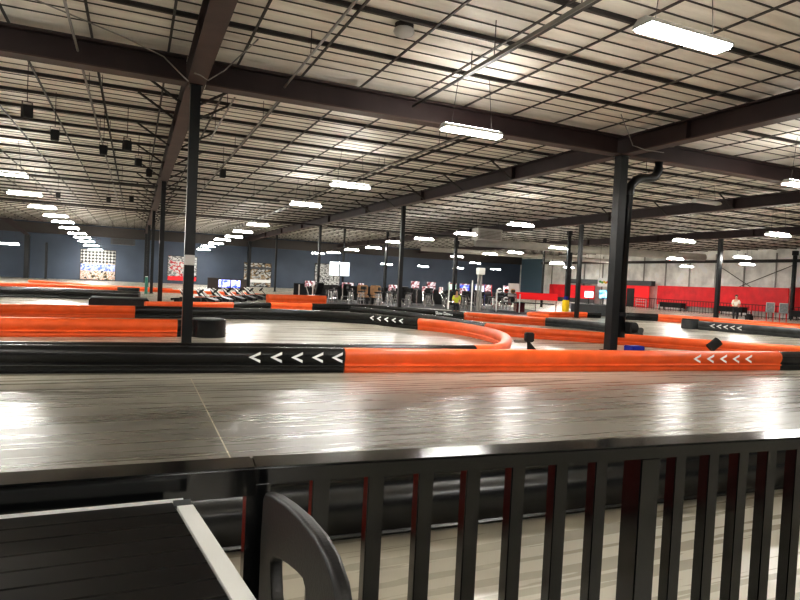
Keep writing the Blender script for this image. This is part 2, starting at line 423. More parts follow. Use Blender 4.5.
for x, y, z in [(5.696, 24.6, 4.427), (5.604, 29.5, 4.276), (5.746, 34.5, 4.18), (5.49, 39, 4.124), (5.572, 44, 4.008), (5.42, 49, 3.887), (5.503, 54, 3.737)]:
    L0.append(light(x, y, z, lb, GB))
lc = 'white strip light in the row above the hanging white panels'; GC = 'white strip lights above the hanging white panels'
for x, y, z in [(16.024, 28, 4.269), (16.541, 33.5, 4.049), (16.057, 37.5, 3.962), (16.782, 45, 3.942), (16.639, 50, 3.959)]:
    L0.append(light(x, y, z, lc, GC))
L0.append(light(14.754, 10.6, 4.267, 'warm white strip light between the drain pipe column and its neighbour'))
L0.append(light(15.291, 16.5, 4.211, 'white strip light next beyond the warm one behind the drain pipe column'))
L0.append(light(15.473, 22, 4.189, 'white strip light above the yellow vest person'))
ld = 'white strip light over the stools and red awning stand'; GD = 'white strip lights over the red awning stand'
for x, y, z in [(24.196, 20, 4.151), (30.434, 28, 3.579), (27.779, 40, 4.139), (25.915, 31, 4.087), (25.693, 27, 4.109), (24.5, 50, 3.25), (29, 50, 3.25), (33.5, 50, 3.3), (38, 49, 3.4), (20, 52, 3.15)]:
    L0.append(light(x, y, z, ld, GD))
le = 'white strip light in front of the red panelled wall'; GE = 'white strip lights before the red wall'
for x, y, z in [(23.507, 9.5, 4.142), (22.954, 4.4, 4.145), (32.4, 18, 3.915), (32.3, 13, 3.933), (38.116, 17, 3.854), (41.5, 25, 3.9), (41.5, 33, 3.9), (43, 42, 3.9), (36.5, 36, 3.9), (34, 47, 3.9)]:
    L0.append(light(x, y, z, le, GE))
L0.append(light(14.45, -2.05, 4.45, 'white strip light under the cross beam beyond the drain pipe'))
L0.append(light(18.2, 3.9, 4.95, 'unlit grey strip fixture hanging on the far side of the drain pipe', lit=False))
# unseen fixtures added beside and behind the view to brighten ceiling and near barrier
lf = 'unseen white strip light added outside the view for fill'
for x, y in [(-5.2, -1), (-5.2, -8), (14.8, -8.5), (25, -3), (-15, 4), (-15, 16), (25, -10), (-5.2, -16.5), (0, -18), (5.2, -16.5), (0, -22)] + [(-16, -6 + 7 * i) for i in range(10)] + [(-26, -6 + 9 * i) for i in range(7)] + [(38, -4)]:
    L0.append(light(x, y, 4.5, lf, 'unseen strip lights added for fill'))
# row on the other side of the hall
# ------------------------------------------------------------------ pipes, conduit and fittings under the roof
def pipe(name, pts, r, label, cat, m='pipe', n=8, rods=True):
    b = bmesh.new(); tube(b, pts, r, n)
    if name not in ('sprinkler_pipe', 'branch_pipe', 'hvac_duct'):
        return tag(obj(name, b, M[m], smooth=True), label, cat)
    t = thing(name, label, cat); obj('pipe_run' if cat == 'pipe' else 'duct_run', b, M[m], t, True)
    A, B = Vector(pts[0]), Vector(pts[-1]); k = max(2, int((B - A).length / 4))
    for i in range(k):
        p = A.lerp(B, (i + .5) / k); w = bmesh.new(); tube(w, [p, (p.x, p.y, ZC - .004)], .007, 5); obj('hanger_rod', w, M['pipe'], t)
    return t
pipe('sprinkler_pipe', [(-5.4, 15.3, 4.92), (-.25, 15.0, 4.92)], .035, 'dark thick sprinkler pipe crossing to the braced girder', 'pipe')
pipe('sprinkler_pipe', [(.25, 15.0, 4.90), (5.0, 15.6, 4.86)], .04, 'dark thick sprinkler pipe running from the white box column row to a strip light', 'pipe')
pipe('sprinkler_pipe', [(-9, 27.0, 4.93), (-.2, 27.0, 4.93)], .05, 'long dark sprinkler main crossing above the row of strip lights', 'pipe')
pipe('sprinkler_pipe', [(.2, 27.0, 4.93), (10.2, 27.0, 4.93)], .05, 'long dark sprinkler main crossing above the blue screens', 'pipe')
pipe('sprinkler_pipe', [(10.7, 27.0, 4.93), (20.6, 27.0, 4.93)], .05, 'long dark sprinkler main crossing above the stools', 'pipe')
pipe('branch_pipe', [(-1.95, -8, 5.2), (-1.95, -.25, 5.2)], .022, 'pale conduit ending at the cross beam left of the white box column'.replace(' left of', ' beside'), 'pipe', 'conduit')
pipe('branch_pipe', [(-1.95, .25, 5.2), (-1.95, 40, 5.2)], .024, 'long pale conduit running down the hall beside the braced girder', 'pipe', 'conduit')
pipe('branch_pipe', [(-1.7, .25, 5.22), (-1.7, 40, 5.22)], .016, 'thin dark pipe paired with the long pale conduit', 'pipe')
pipe('branch_pipe', [(1.62, -8, 5.2), (1.62, -.22, 5.2)], .022, 'pale conduit ending at the cross beam between column and strip light', 'pipe', 'conduit')
pipe('branch_pipe', [(1.72, .25, 5.2), (1.72, 40, 5.2)], .022, 'long pale conduit running down the hall past the track speakers', 'pipe', 'conduit')
pipe('branch_pipe', [(.75, .25, 4.97), (.75, 4.5, 4.97)], .02, 'short pale conduit stub below the cross beam', 'pipe', 'conduit')
pipe('branch_pipe', [(6.62, .3, 5.2), (6.62, 40, 5.2)], .03, 'dark sprinkler branch running down the hall above the strip lights', 'pipe')
pipe('branch_pipe', [(6.42, .3, 5.2), (6.42, 40, 5.2)], .02, 'pale conduit paired with the sprinkler branch', 'pipe', 'conduit')
pipe('branch_pipe', [(4.35, -10, 5.25), (4.35, -.3, 5.25)], .028, 'dark sprinkler branch passing above the brightest strip light', 'pipe')
sch = thing('strut_channel', 'long dark strut channel with pale top hanging under the near roof', 'channel')
b = bmesh.new(); bx(b, 4.0, 4.06, -9, -3.1, 5.0, 5.05); obj('channel_body', b, M['pipe'], sch)
b = bmesh.new(); bx(b, 3.985, 4.0, -9, -3.1, 5.0, 5.06); obj('channel_lip', b, M['conduit'], sch)
for yy in (-8, -6, -4):
    b = bmesh.new(); tube(b, [(4.03, yy, 5.05), (4.03, yy, ZC - .004)], .008, 5); obj('hanger_rod', b, M['pipe'], sch)
pipe('loose_cable', [(-3.2, -1.6, 5.615), (-1.2, -1.2, 5.25), (-.6, -.75, 5.2), (-.28, -.6, 4.98), (-.16, -.35, 4.97)], .012, 'thin pale cable looping from the roof to the column head', 'cable', 'conduit')
pipe('loose_cable', [(-.1, -.9, 4.97), (0, -.9, 4.95), (.15, -.7, 4.94), (.4, -.9, 5.1), (.9, -1.3, 5.615)], .012, 'thin pale cable dipping under the braced girder', 'cable', 'conduit')
pipe('loose_cable', [(9.2, -1.2, 5.615), (9.9, -.9, 5.05), (10.2, -1.0, 4.97), (10.8, -1.0, 4.98)], .012, 'thin pale cable drooping beside the drain pipe column head', 'cable', 'conduit')
pipe('hvac_duct', [(21.5, 26, 4.55), (40.5, 22.5, 4.55)], .28, 'long pale round air duct above the red wall side', 'air duct', 'duct', 16)
pipe('hvac_duct', [(21.5, 35, 4.35), (40.5, 33, 4.35)], .2, 'slimmer pale air duct above the far stools', 'air duct', 'duct', 16)
# unit heater box and far air handler
def air_unit(x, y, z, h, m, label):
    t = thing('air_unit', label, 'air unit', (x, y, z)); obj('unit_case', box(-.9, .9, -.4, .4, 0, h, .03), M[m], t)
    b = bmesh.new()
    for i in range(6): bx(b, -.75, .75, -.42, -.39, .08 + i * h / 8, .1 + i * h / 8)
    obj('louvre_grille', b, M['purlin'], t)
    for sx in (-.8, .8):
        b = bmesh.new(); tube(b, [(sx, 0, h), (sx, 0, ZC - z - .004)], .012, 5); obj('hanger_rod', b, M['pipe'], t)
air_unit(-1.9, 42.0, 3.3, .5, 'grey_panel', 'grey air unit hanging in front of the far blue wall')
air_unit(19.4, 21.0, 4.35, .7, 'duct', 'pale air unit hanging above the stools')
# smoke dome
t = thing('ceiling_dome', 'white round dome fixture on a dark plate under the roof', 'ceiling fixture', (2.86, -3.15, 5.42))
b = bmesh.new(); cyl(b, (0, 0, .10), (0, 0, .195), .15); obj('mount_plate', b, M['purlin'], t)
b = bmesh.new(); sph(b, (0, 0, .08), .17, 1, 1, .55, 16, 10); obj('dome', b, M['housing'], t, True)
# track speakers
def speaker(x, y, z, rz, label):
    t = thing('track_speaker', label, 'speaker', (x, y, z), rz); t.scale = (.64, .64, .64)
    b = box(-.14, .14, -.12, .12, -.19, .19, .02); obj('cabinet', b, M['speaker'], t)
    b = bmesh.new(); bx(b, -.16, -.145, -.02, .02, -.02, .30); bx(b, .145, .16, -.02, .02, -.02, .30); bx(b, -.16, .16, -.02, .02, .30, .315); tube(b, [(0, 0, .31), (0, 0, (ZC - z - .004) / .64)], .012, 6)
    obj('yoke', b, M['purlin'], t)
for x, y, z, rz, l in [(-3.05, 2.36, 4.6, .6, 'black track speaker nearest the cross beam, tilted corner on'.replace('nearest', 'hung close to')), (-2.79, 4.59, 4.6, .1, 'black track speaker second from the cross beam, square on'),
                       (-1.8, 5.83, 4.6, 0, 'black track speaker hanging beside the long pale conduit'), (-1.22, 4.76, 4.6, .7, 'small black track speaker twisted between conduit and braced girder'),
                       (-.95, 8.2, 4.75, .3, 'black track speaker just beside the braced girder, higher one'), (-.62, 9.16, 4.6, 0, 'tall black track speaker close to the second column head'),
                       (1.6, 8.6, 4.75, .1, 'black track speaker on the drain side of the white box column'), (-3.9, 3.0, 4.55, 0, 'black track speaker at the edge of view past the tilted one')]:
    speaker(x, y, z, rz, l)
for x, y, l in [(-4.3, 20, 'small dark speaker hanging among the row of strip lights'), (-2.2, 20, 'small dark speaker hanging between the strip light row and the columns'), (-1.2, 19, 'small dark speaker hanging by the third column head')]:
    speaker(x, y, 4.7, .2, l)

# drain pipe and gear at the thick column
t = thing('drain_pipe', 'black drain pipe rising beside the thick column and bending up to the roof', 'drain pipe', (0, 0, 0))
b = bmesh.new(); tube(b, [(10.71, -.02, .35), (10.71, -.02, 4.1), (10.77, -.02, 4.3), (10.92, -.02, 4.45), (11.07, -.02, 4.52), (11.38, -.02, 4.55), (11.55, -.02, 4.6), (11.65, -.02, 4.72), (11.68, -.02, 4.86), (11.68, -.02, 5.005)], .115, 16)
obj('pipe_run', b, M['col_black'], t, True)
for z in (4.05, .9): 
    b = bmesh.new(); cyl(b, (10.71, -.02, z), (10.71, -.02, z + .1), .135); obj('pipe_collar', b, M['col_black'], t)
b = bmesh.new(); tube(b, [(11.25, -.02, 4.66 - .3 + .26), (11.25, -.02, 4.95), (11.25, -.02, 5.005)], .008, 6); obj('hanger_rod', b, M['pipe'], t)
b = bmesh.new(); cyl(b, (10.80, -.17, .62), (11.04, -.17, .62), .14, 18); bx(b, 10.76, 10.82, -.30, -.04, .47, .76); obj('clean_out_drum', b, M['rubber'], t)
ob = obj('blue_crate', box(-.20, .20, -.16, .16, 0, .20, .02), M['blue_plastic']); ob.location = (10.62, -.62, 0); tag(ob, 'small blue plastic crate on the floor beside the thick column', 'crate')

# ------------------------------------------------------------------ barriers
def prof(h, w=.13):
    k = h / .42
    half = [(.62, 0), (.74, .02), (.76, .06), (.70, .085), (.74, .105), (.93, .112), (.98, .122), (.95, .135), (.78, .142), (.70, .155), (.72, .17), (.88, .20), (.98, .235), (1.03, .275), (1.0, .32), (.90, .36), (.70, .392), (.40, .413), (0, .42)]
    half = [(a * w, z * k) for a, z in half]
    return half + [(-a, z) for a, z in half[-2::-1]]
def prof_near(h=.46, w=.13):
    half = [(.5, 0), (.8, .015), (.86, .03), (.8, .045), (.86, .06), (1.0, .11), (1.04, .17), (1.0, .22), (.84, .27), (.62, .30), (.60, .335), (.78, .345), (.80, .36), (.72, .37), (.74, .40), (.6, .435), (.35, .455), (0, .46)]
    half = [(a * w, z) for a, z in half]
    return half + [(-a, z) for a, z in half[-2::-1]]
def smooth_path(pts, n=6):
    P = [Vector((p[0], p[1])) for p in pts]
    if len(P) < 3: return P
    out = []
    for i in range(len(P) - 1):
        p0 = P[max(i - 1, 0)]; p1 = P[i]; p2 = P[i + 1]; p3 = P[min(i + 2, len(P) - 1)]
        for j in range(n):
            u = j / n
            out.append(.5 * ((2 * p1) + (p2 - p0) * u + (2 * p0 - 5 * p1 + 4 * p2 - p3) * u * u + (3 * p1 - p0 - 3 * p2 + p3) * u ** 3))
    out.append(P[-1]); return out
def sweep(path, profile):
    bm = bmesh.new(); rings = []
    for i, p in enumerate(path):
        d = (path[min(i + 1, len(path) - 1)] - path[max(i - 1, 0)]).normalized(); nrm = Vector((d.y, -d.x))
        rings.append([bm.verts.new((p.x + nrm.x * a, p.y + nrm.y * a, z)) for a, z in profile])
    m = len(profile)
    for A, B in zip(rings, rings[1:]):
        for k in range(m - 1): bm.faces.new((A[k], B[k], B[k + 1], A[k + 1]))
        bm.faces.new((A[m - 1], B[m - 1], B[0], A[0]))
    bm.faces.new(rings[0][::-1]); bm.faces.new(rings[-1])
    bmesh.ops.recalc_face_normals(bm, faces=bm.faces)
    return bm
def barrier(label, sections, profile, smooth=True):
    """sections: list of (points, material key); consecutive sections meet end to end"""
    t = thing('track_barrier', label, 'barrier')
    names = {'dark_red': 'dark red plastic section', 'orange': 'orange plastic section', 'black_plastic': 'black plastic section', 'grey_plastic': 'charcoal plastic section'}
    whole = []; cuts = []
    for pts, m in sections:
        if whole and (Vector(whole[-1]) - Vector(pts[0])).length < .02: pts = pts[1:]
        whole += [tuple(p) for p in pts]; cuts.append(len(whole) - 1)
    n = 6; sp = smooth_path(whole, n) if smooth else [Vector(p) for p in whole]
    step = n if smooth and len(whole) > 2 else 1
    a = 0; res = []
    for (pts, m), c in zip(sections, cuts):
        e = c * step; seg = [v.copy() for v in sp[a:e + 1]]; a = e
        d = (seg[-1] - seg[-2]).normalized(); seg[-1] = seg[-1] - d * .012
        o = obj('rail_section', sweep(seg, profile), M[m], t, False); o['label'] = names[m]
        me = o.data
        for p in me.polygons: p.use_smooth = True
        try: me.set_sharp_from_angle(angle=math.radians(40))
        except Exception: pass
        res.append(o)
    return t, res
PF = prof(.40)
F, Fs = barrier('long low barrier along the near track, black then orange, with white chevrons', [
    ([(-8, -2.1), (-2.58, -2.32), (0, -2.54), (2.25, -2.72)], 'black_plastic'), ([(2.25, -2.72), (5.07, -2.95), (9.7, -3.22), (12.0, -3.37)], 'orange'), ([(12.0, -3.37), (17, -3.75)], 'black_plastic')], PF, False)
def chevrons(parent, xs, y_of, z, size=.17, dirx=Vector((1, 0)), nrm=Vector((0, -1)), off=.133):
    for x in xs:
        b = bmesh.new(); s = size
        poly = [(0, 0), (s * 1.0, s * .48), (s * 1.0, s * .24), (s * .42, 0), (s * 1.0, -s * .24), (s * 1.0, -s * .48)]
        quads = [(0, 1, 2, 3), (0, 3, 4, 5)]
        cx, cy = x, y_of(x)
        for q in quads:
            vs = []
            for (lift) in (0, .006):
                for i in q:
                    a, zz = poly[i]
                    vs.append(b.verts.new((cx + dirx.x * a + nrm.x * (off + lift), cy + dirx.y * a + nrm.y * (off + lift), z + zz)))
            b.faces.new(vs[0:4]); b.faces.new(vs[4:8][::-1])
            for i in range(4): b.faces.new((vs[i], vs[(i + 1) % 4], vs[4 + (i + 1) % 4], vs[4 + i]))
        bmesh.ops.recalc_face_normals(b, faces=b.faces)
        obj('chevron_mark', b, M['white_paint'], parent)
dF = Vector((1, -.086)).normalized(); nF = Vector((dF.y, -dF.x))
chevrons(Fs[0], [.72, 1.05, 1.375, 1.70, 2.02], lambda x: -2.54 - (x) * .08, .252, .18, dF, nF)
chevrons(Fs[1], [9.50, 9.85, 10.20, 10.55, 10.90], lambda x: -3.22 - (x - 9.7) * .065, .252, .19, Vector((1, -.065)).normalized(), Vector((-.065, -1)).normalized())
# near barrier behind the railing
barrier('glossy black barrier directly behind the black railing bars', [([(-9, -8.05), (-4.5, -8.45), (-1.2, -8.66)], 'black_plastic'), ([(-1.2, -8.66), (-.66, -8.694)], 'dark_red'), ([(-.66, -8.694), (.45, -8.75), (2.06, -8.81), (4.07, -8.88), (8, -9.05)], 'black_plastic')], prof_near(), False)
# hairpin loop
lp, ls = barrier('hairpin barrier loop, black with an orange curve and small white chevrons', [
    ([(-9, 6.2), (-4.3, 7.4), (-.9, 8.05)], 'orange'), ([(-.9, 8.05), (1.81, 8.35), (4.31, 8.3), (6.4, 7.25), (6.75, 6.6), (7.1, 5.95), (7.45, 5.3)], 'black_plastic'),
    ([(7.45, 5.3), (8.05, 4.0), (8.05, 2.2), (7.55, .6), (6.7, -.75), (5.9, -1.7), (5.1, -2.05)], 'orange'), ([(5.1, -2.05), (3.4, -2.0), (1.6, -1.85), (0.5, -1.8), (-2.8, -1.72), (-8, -1.3)], 'black_plastic')], prof(.37, .12))
ch = [(6.50, 7.06), (6.65, 6.79), (6.80, 6.51), (6.95, 6.23), (7.09, 5.96)]
for (x, y) in ch: chevrons(ls[1], [x], lambda q, yy=y: yy, .235, .17, Vector((.474, -.88)), Vector((-.88, -.474)), .124)
# orange run behind the loop front
barrier('orange barrier with a black tail end, ending at the white box column', [([(-9, 1.4), (-3.4, 2.42), (0.0, 2.67)], 'orange'), ([(0.0, 2.67), (.12, 2.68)], 'black_plastic')], PF, False)
t = thing('barrier_end_drum', 'scuffed black drum shaped end block beside the white box column', 'barrier end', (.70, 2.75, 0))
b = bmesh.new(); cyl(b, (0, 0, 0), (0, 0, .40), .40, 24); obj('drum_body', b, M['black_plastic'], t, False)
b = bmesh.new(); cyl(b, (0, 0, .40), (0, 0, .43), .36, 24); obj('drum_lid', b, M['grey_plastic'], t)
# second lane
a_, as_ = barrier('long winding barrier behind the hairpin, orange and black with a warning word', [
    ([(-.55, 11.75), (1, 12.4), (2.74, 13.1)], 'orange'), ([(2.74, 13.1), (4.38, 13.7)], 'black_plastic'), ([(4.38, 13.7), (6.3, 14.1)], 'orange'),
    ([(6.3, 14.1), (8.6, 14.35), (10.45, 13.35), (12.1, 10.5)], 'black_plastic'), ([(12.1, 10.5), (13.0, 9.2), (14.35, 7.9)], 'orange'), ([(14.35, 7.9), (15.2, 6.4), (15.1, 3.6)], 'grey_plastic')], prof(.33, .12))
# slow down lettering
def lettering(txt, size, loc, nrm, parent, m):
    cu = bpy.data.curves.new('lettering_curve', 'FONT'); cu.body = txt; cu.size = size; cu.extrude = .004; cu.align_x = 'LEFT'
    tmp = bpy.data.objects.new('lettering_source', cu); COL.objects.link(tmp)
    bpy.context.view_layer.update()
    me = bpy.data.meshes.new_from_object(tmp.evaluated_get(bpy.context.evaluated_depsgraph_get()))
    bpy.data.objects.remove(tmp); me.materials.clear(); me.materials.append(m)
    ob = bpy.data.objects.new('lettering', me); COL.objects.link(ob)
    Z = Vector((nrm.x, nrm.y, 0)).normalized(); Y = Vector((0, 0, 1)); X = Y.cross(Z)
    ob.parent = parent
    ob.matrix_local = Matrix(((X.x, Y.x, Z.x, loc[0]), (X.y, Y.y, Z.y, loc[1]), (X.z, Y.z, Z.z, loc[2]), (0, 0, 0, 1)))
    return ob
lettering('Slow Down', .19, (11.28, 11.72, .13), Vector((-.87, -.5)), as_[3], M['white_paint'])
lettering('Slow Down', .19, (12.03, 10.38, .13), Vector((-.83, -.56)), as_[4], mat('pale_orange_paint', (.9, .55, .4), .5))
b_, bs_ = barrier('long orange barrier sweeping behind the thick column, black where it starts', [
    ([(7.6, 12.4), (8.85, 9.8), (9.2, 7.4), (9.35, 4.3)], 'black_plastic'), ([(9.35, 4.3), (9.85, 3.1), (11.35, 1.85), (12.55, .75), (13.85, -.45), (16.5, -2.6), (20, -5)], 'orange')], prof(.33, .11))
barrier('far barrier across the floor, black with a pale cap, before the blue wall', [([(-12, 17.6), (-6.1, 18.4), (-3.9, 18.6), (-.7, 18.0)], 'black_plastic')], prof(.45, .2))
barrier('low orange barrier close to the blue wall, with a black end', [([(-11, 30.8), (-8.44, 31.4)], 'black_plastic'), ([(-8.44, 31.4), (-5.34, 32.4), (-1.9, 31.0)], 'orange'), ([(-1.9, 31.0), (-.6, 30.5)], 'black_plastic'), ([(-.6, 30.5), (3.0, 29.6), (6, 29.4)], 'orange')], prof(.22, .13))
barrier('thin red orange barrier slanting toward the foot of the blue wall', [([(-8.2, 41), (-4.2, 36.6), (-1.0, 34.0), (1.5, 33)], 'orange')], prof(.2, .13))
t = thing('tyre_wall_block', 'grey topped black tyre block beyond the orange barriers', 'barrier block', (-1.45, 13.9, 0))
obj('block_body', box(-1.05, 1.05, -.5, .5, 0, .31, .04), M['black_plastic'], t); obj('block_cap', box(-1.0, 1.0, -.45, .45, .31, .35, .015), M['grey_plastic'], t)
barrier('double orange barrier behind the parked karts', [([(5.35, 19.2), (6.9, 19.75), (8.7, 19.9)], 'orange')], prof(.5, .13))
barrier('orange barrier with a curled end before the grey counter', [([(17.3, 11.6), (16.75, 12.1), (17.2, 12.9), (18.8, 13.75), (20.9, 14.3), (22.0, 14.4)], 'orange'), ([(22.0, 14.4), (22.9, 14.3)], 'black_plastic')], prof(.3, .13))
ra, ras = barrier('charcoal barrier with five white chevrons, squared end, before the red wall', [([(22.35, 7.35), (22.9, 5.9), (23.8, 3.75), (25.5, 0)], 'grey_plastic')], prof(.40, .13), False)
d = Vector((.36, -.93)).normalized(); nn = Vector((d.y, -d.x))
for i in range(5):
    x = 22.52 + .36 * .27 * i; y = 6.90 - .93 * .27 * i
    chevrons(ras[0], [x], lambda q, yy=y: yy, .22, .21, d, nn, .138)
t = thing('barrier_end_block', 'charcoal squared block closing the chevron barrier end', 'barrier end', (22.2, 7.7, 0))
obj('block_body', box(-.28, .28, -.28, .28, 0, .42, .03), M['grey_plastic'], t); obj('block_cap', box(-.25, .25, -.25, .25, .42, .45, .01), M['black_plastic'], t)
barrier('thin orange barrier standing behind the chevron barrier', [([(23.2, 7.3), (24.0, 5.6), (24.9, 3.6), (26.6, 0)], 'orange')], prof(.46, .12), False)
rb, rbs = barrier('long barrier curving before the red wall, black then orange', [([(23.35, 13.75), (23.93, 13.11), (25.4, 12.6)], 'black_plastic'), ([(25.4, 12.6), (26.9, 11.12), (27.85, 9.49), (28.6, 7.2), (29.5, 4), (31, 0)], 'orange')], prof(.40, .13))

# small things on the floor
t = thing('track_marker_post', 'short black post with a square black box head on the hairpin inside', 'post', (7.88, .02, 0), -.4); t.scale = (.72, .72, .76)
b = bmesh.new(); prism(b, [(-.04, 0), (.3, 0), (.02, .28), (-.06, .28)], -.03, .03); obj('foot', b, M['rubber'], t)
b = bmesh.new(); tube(b, [(0, 0, .0), (0, 0, .3)], .035); obj('pole', b, M['rubber'], t)
obj('box_head', box(-.15, .15, -.13, .13, .28, .58, .03), M['speaker'], t)
t = thing('coiled_hose', 'coiled grey hose lying between the hairpin and the black post', 'hose', (7.98, .42, 0)); t.scale = (.6, .6, .8)
b = bmesh.new(); pts = []
for i in range(70): 
    u = i / 69; pts.append((-.35 + .75 * u, .12 - .2 * u, .22 + .05 * math.sin(i * 1.3)))
tube(b, pts, .022, 6); obj('hose_coil', b, M['conduit'], t)
t = thing('floor_camera', 'black cylinder shaped track camera tilted up on the orange barrier', 'camera', (13.2, -.75, .0)); t.scale = (.78, .78, .78)
b = bmesh.new(); cyl(b, (-.16, -.05, .20), (.10, -.18, .46), .16, 18); obj('camera_body', b, M['rubber'], t)
b = bmesh.new(); cyl(b, (.10, -.18, .46), (.115, -.188, .475), .10, 18); obj('lens', b, M['speaker'], t)
b = bmesh.new(); tube(b, [(0, -.1, .0), (0, -.1, .3)], .03); obj('stand', b, M['rubber'], t)

# ------------------------------------------------------------------ railing, table and chair in front
RS = -.073
def ry(x): return -10.66 + RS * (x + .25) if x > -.64 else -10.6315 - .02 * (x + .64)      # front face line; the sections meet at a post
rd = thing('railing', 'glossy black metal railing with square bars in front of the track', 'railing', (0, 0, 0))
ang = math.atan(RS)
def rbox(name, x0, x1, d0, d1, z0, z1, bev=.004):
    """box in railing coordinates: x along the rail, d behind its front face"""
    cx = (x0 + x1) / 2; hl = (x1 - x0) / 2 * (1.0028 if cx > 0 and x1 - x0 > 2 else 1); b = box(-hl, hl, d0, d1, z0, z1, bev)
    o = obj(name, b, M['rail'], rd); o.location = (cx, ry(cx), 0); o.rotation_euler = (0, 0, ang if cx > -.64 else -.02); return o
rbox('top_rail', -.638, 6.0, -.008, .095, 1.018, 1.062, .005); rbox('top_rail', -4.5, -.632, -.006, .095, .988, 1.0615, .005)
rbox('bottom_rail', -.638, 6.0, .02, .06, .10, .14, .004); rbox('bottom_rail', -4.5, -.642, .02, .06, .10, .14, .004)
bars = [-.642, -.483, -.330, -.182, -.033, .116, .268, .415, .732, .876, 1.010, 1.144]
p0 = None
xs = [-.98 - .155 * i for i in range(20, -1, -1)] + bars[1:] + [1.144 + .14 * i for i in range(1, 30)]
for x in xs:
    if abs(x + 1.9) < .09: continue
    if p0 is None:
        p0 = rbox('bar', x, x + .047, .022, .066, .14, 1.018, .003)
    else:
        c = p0.copy(); COL.objects.link(c); c.parent = rd; cx = x + .0235; c.location = (cx, ry(cx), 0); c.rotation_euler = (0, 0, ang if cx > -.64 else -.02)
for x in (-1.90, -.655, .572, 2.75):
    rbox('post', x, x + (.078 if x > 0 else .06), .0, .085, .0, 1.018, .004)
    rbox('foot_plate', x - .04, x + .118, -.04, .125, .0, .012, .002)

# tall table
tb = thing('tall_table', 'tall black slatted table with a light grey edge trim beside the railing', 'table', (0, 0, 0))
TX1, TY1 = -.80, -10.70; TX0 = -2.3; TY0 = -11.75
def skew(y): return (TY1 - y) * .135            # the trim edge opens slightly toward the viewer
gap = .0022; nb = 16; w = (TY1 - TY0 - .02) / nb
for i in range(nb):
    y1 = TY1 - .012 - i * w; y0 = y1 - w + gap
    b = bmesh.new()
    vs = [(TX0, y0), (TX1 + skew(y0) - .036, y0), (TX1 + skew(y1) - .036, y1), (TX0, y1)]
    A = [b.verts.new((*p, 1.0)) for p in vs]; B = [b.verts.new((*p, 1.02)) for p in vs]
    b.faces.new(A[::-1]); b.faces.new(B)
    for k in range(4): b.faces.new((A[k], A[(k + 1) % 4], B[(k + 1) % 4], B[k]))
    bmesh.ops.bevel(b, geom=[e for e in b.edges if all(v.co.z > 1.01 for v in e.verts)], offset=.0025, segments=1, affect='EDGES')
    obj('table_board', b, M['table'], tb)
b = bmesh.new(); bx(b, TX0, TX1 - .05, TY0, TY1 - .012, .97, .998); obj('under_frame', b, M['rail'], tb)
b = bmesh.new()
vs = [(TX1 + skew(TY0) - .034, TY0), (TX1 + skew(TY0), TY0), (TX1 + skew(TY1 - .045), TY1 - .045), (TX1 - .034 + skew(TY1 - .045), TY1 - .045)]
A = [b.verts.new((*p, .985)) for p in vs]; B = [b.verts.new((*p, 1.0225)) for p in vs]
b.faces.new(A[::-1]); b.faces.new(B)
for k in range(4): b.faces.new((A[k], A[(k + 1) % 4], B[(k + 1) % 4], B[k]))
o = obj('edge_trim', b, M['edge'], tb); o['label'] = 'light grey metal edge strip'
b = bmesh.new(); bx(b, TX1 - .034, TX1 + .004, TY1 - .043, TY1 - .007, .99, 1.022); obj('corner_cap', b, M['grey_panel'], tb)
b = bmesh.new(); bx(b, TX0, TX1 - .012, TY1 - .006, TY1 - .001, .995, 1.0235); o = obj('far_edge_trim', b, M['edge'], tb); o['label'] = 'bright grey far edge strip'
for x, y in ((TX0 + .1, TY0 + .1), (TX0 + .1, TY1 - .15), (TX1 - .75, TY0 + .1), (TX1 - .75, TY1 - .15)):
    b = bmesh.new(); bx(b, x - .025, x + .025, y - .025, y + .025, 0, .97); obj('leg', b, M['rail'], tb)

# bar-height chair with moulded back
ch_ = thing('bar_chair', 'charcoal moulded bar chair with a handle hole in its back, beside the table', 'chair', (0, 0, 0))
XC = -.606
def plate(outer, hole, x0, x1):
    """plate in the YZ plane with a hole; curved slightly"""
    b = bmesh.new(); n = len(outer)
    def V(p, x): return b.verts.new((x, p[0], p[1]))
    Of = [V(p, x1) for p in outer]; Hf = [V(p, x1) for p in hole]; Ob = [V(p, x0) for p in outer]; Hb = [V(p, x0) for p in hole]
    for i in range(n):
        j = (i + 1) % n
        b.faces.new((Of[i], Of[j], Hf[j], Hf[i])); b.faces.new((Ob[j], Ob[i], Hb[i], Hb[j]))
        b.faces.new((Ob[i], Ob[j], Of[j], Of[i])); b.faces.new((Hf[i], Hf[j], Hb[j], Hb[i]))
    bmesh.ops.recalc_face_normals(b, faces=b.faces)
    return b
outer = [(-10.70, 1.005), (-10.72, 1.025), (-10.80, 1.046), (-10.92, 1.070), (-11.04, 1.088), (-11.15, 1.095), (-11.22, 1.088), (-11.27, 1.068), (-11.30, 1.03), (-11.30, .95), (-11.29, .72), (-11.0, .66), (-10.70, .68), (-10.69, .90)]
hole = [(-10.815, .895), (-10.84, .918), (-10.89, .937), (-10.96, .958), (-11.04, .978), (-11.08, .985), (-11.10, .975), (-11.105, .95), (-11.10, .90), (-11.09, .81), (-11.0, .79), (-10.87, .80), (-10.835, .83), (-10.82, .87)]
b = plate(outer, hole, XC - .022, XC + .006)
rim = [e for e in b.edges if len(e.link_faces) == 2]
o = obj('backrest', b, M['chair'], ch_, True)
bv = o.modifiers.new('round', 'BEVEL'); bv.width = .008; bv.segments = 3; bv.limit_method = 'ANGLE'; bv.angle_limit = math.radians(50)
o.data.set_sharp_from_angle(angle=math.radians(50))
b = box(XC - .46, XC - .01, -11.26, -10.76, .66, .70, .012); obj('seat', b, M['chair'], ch_)
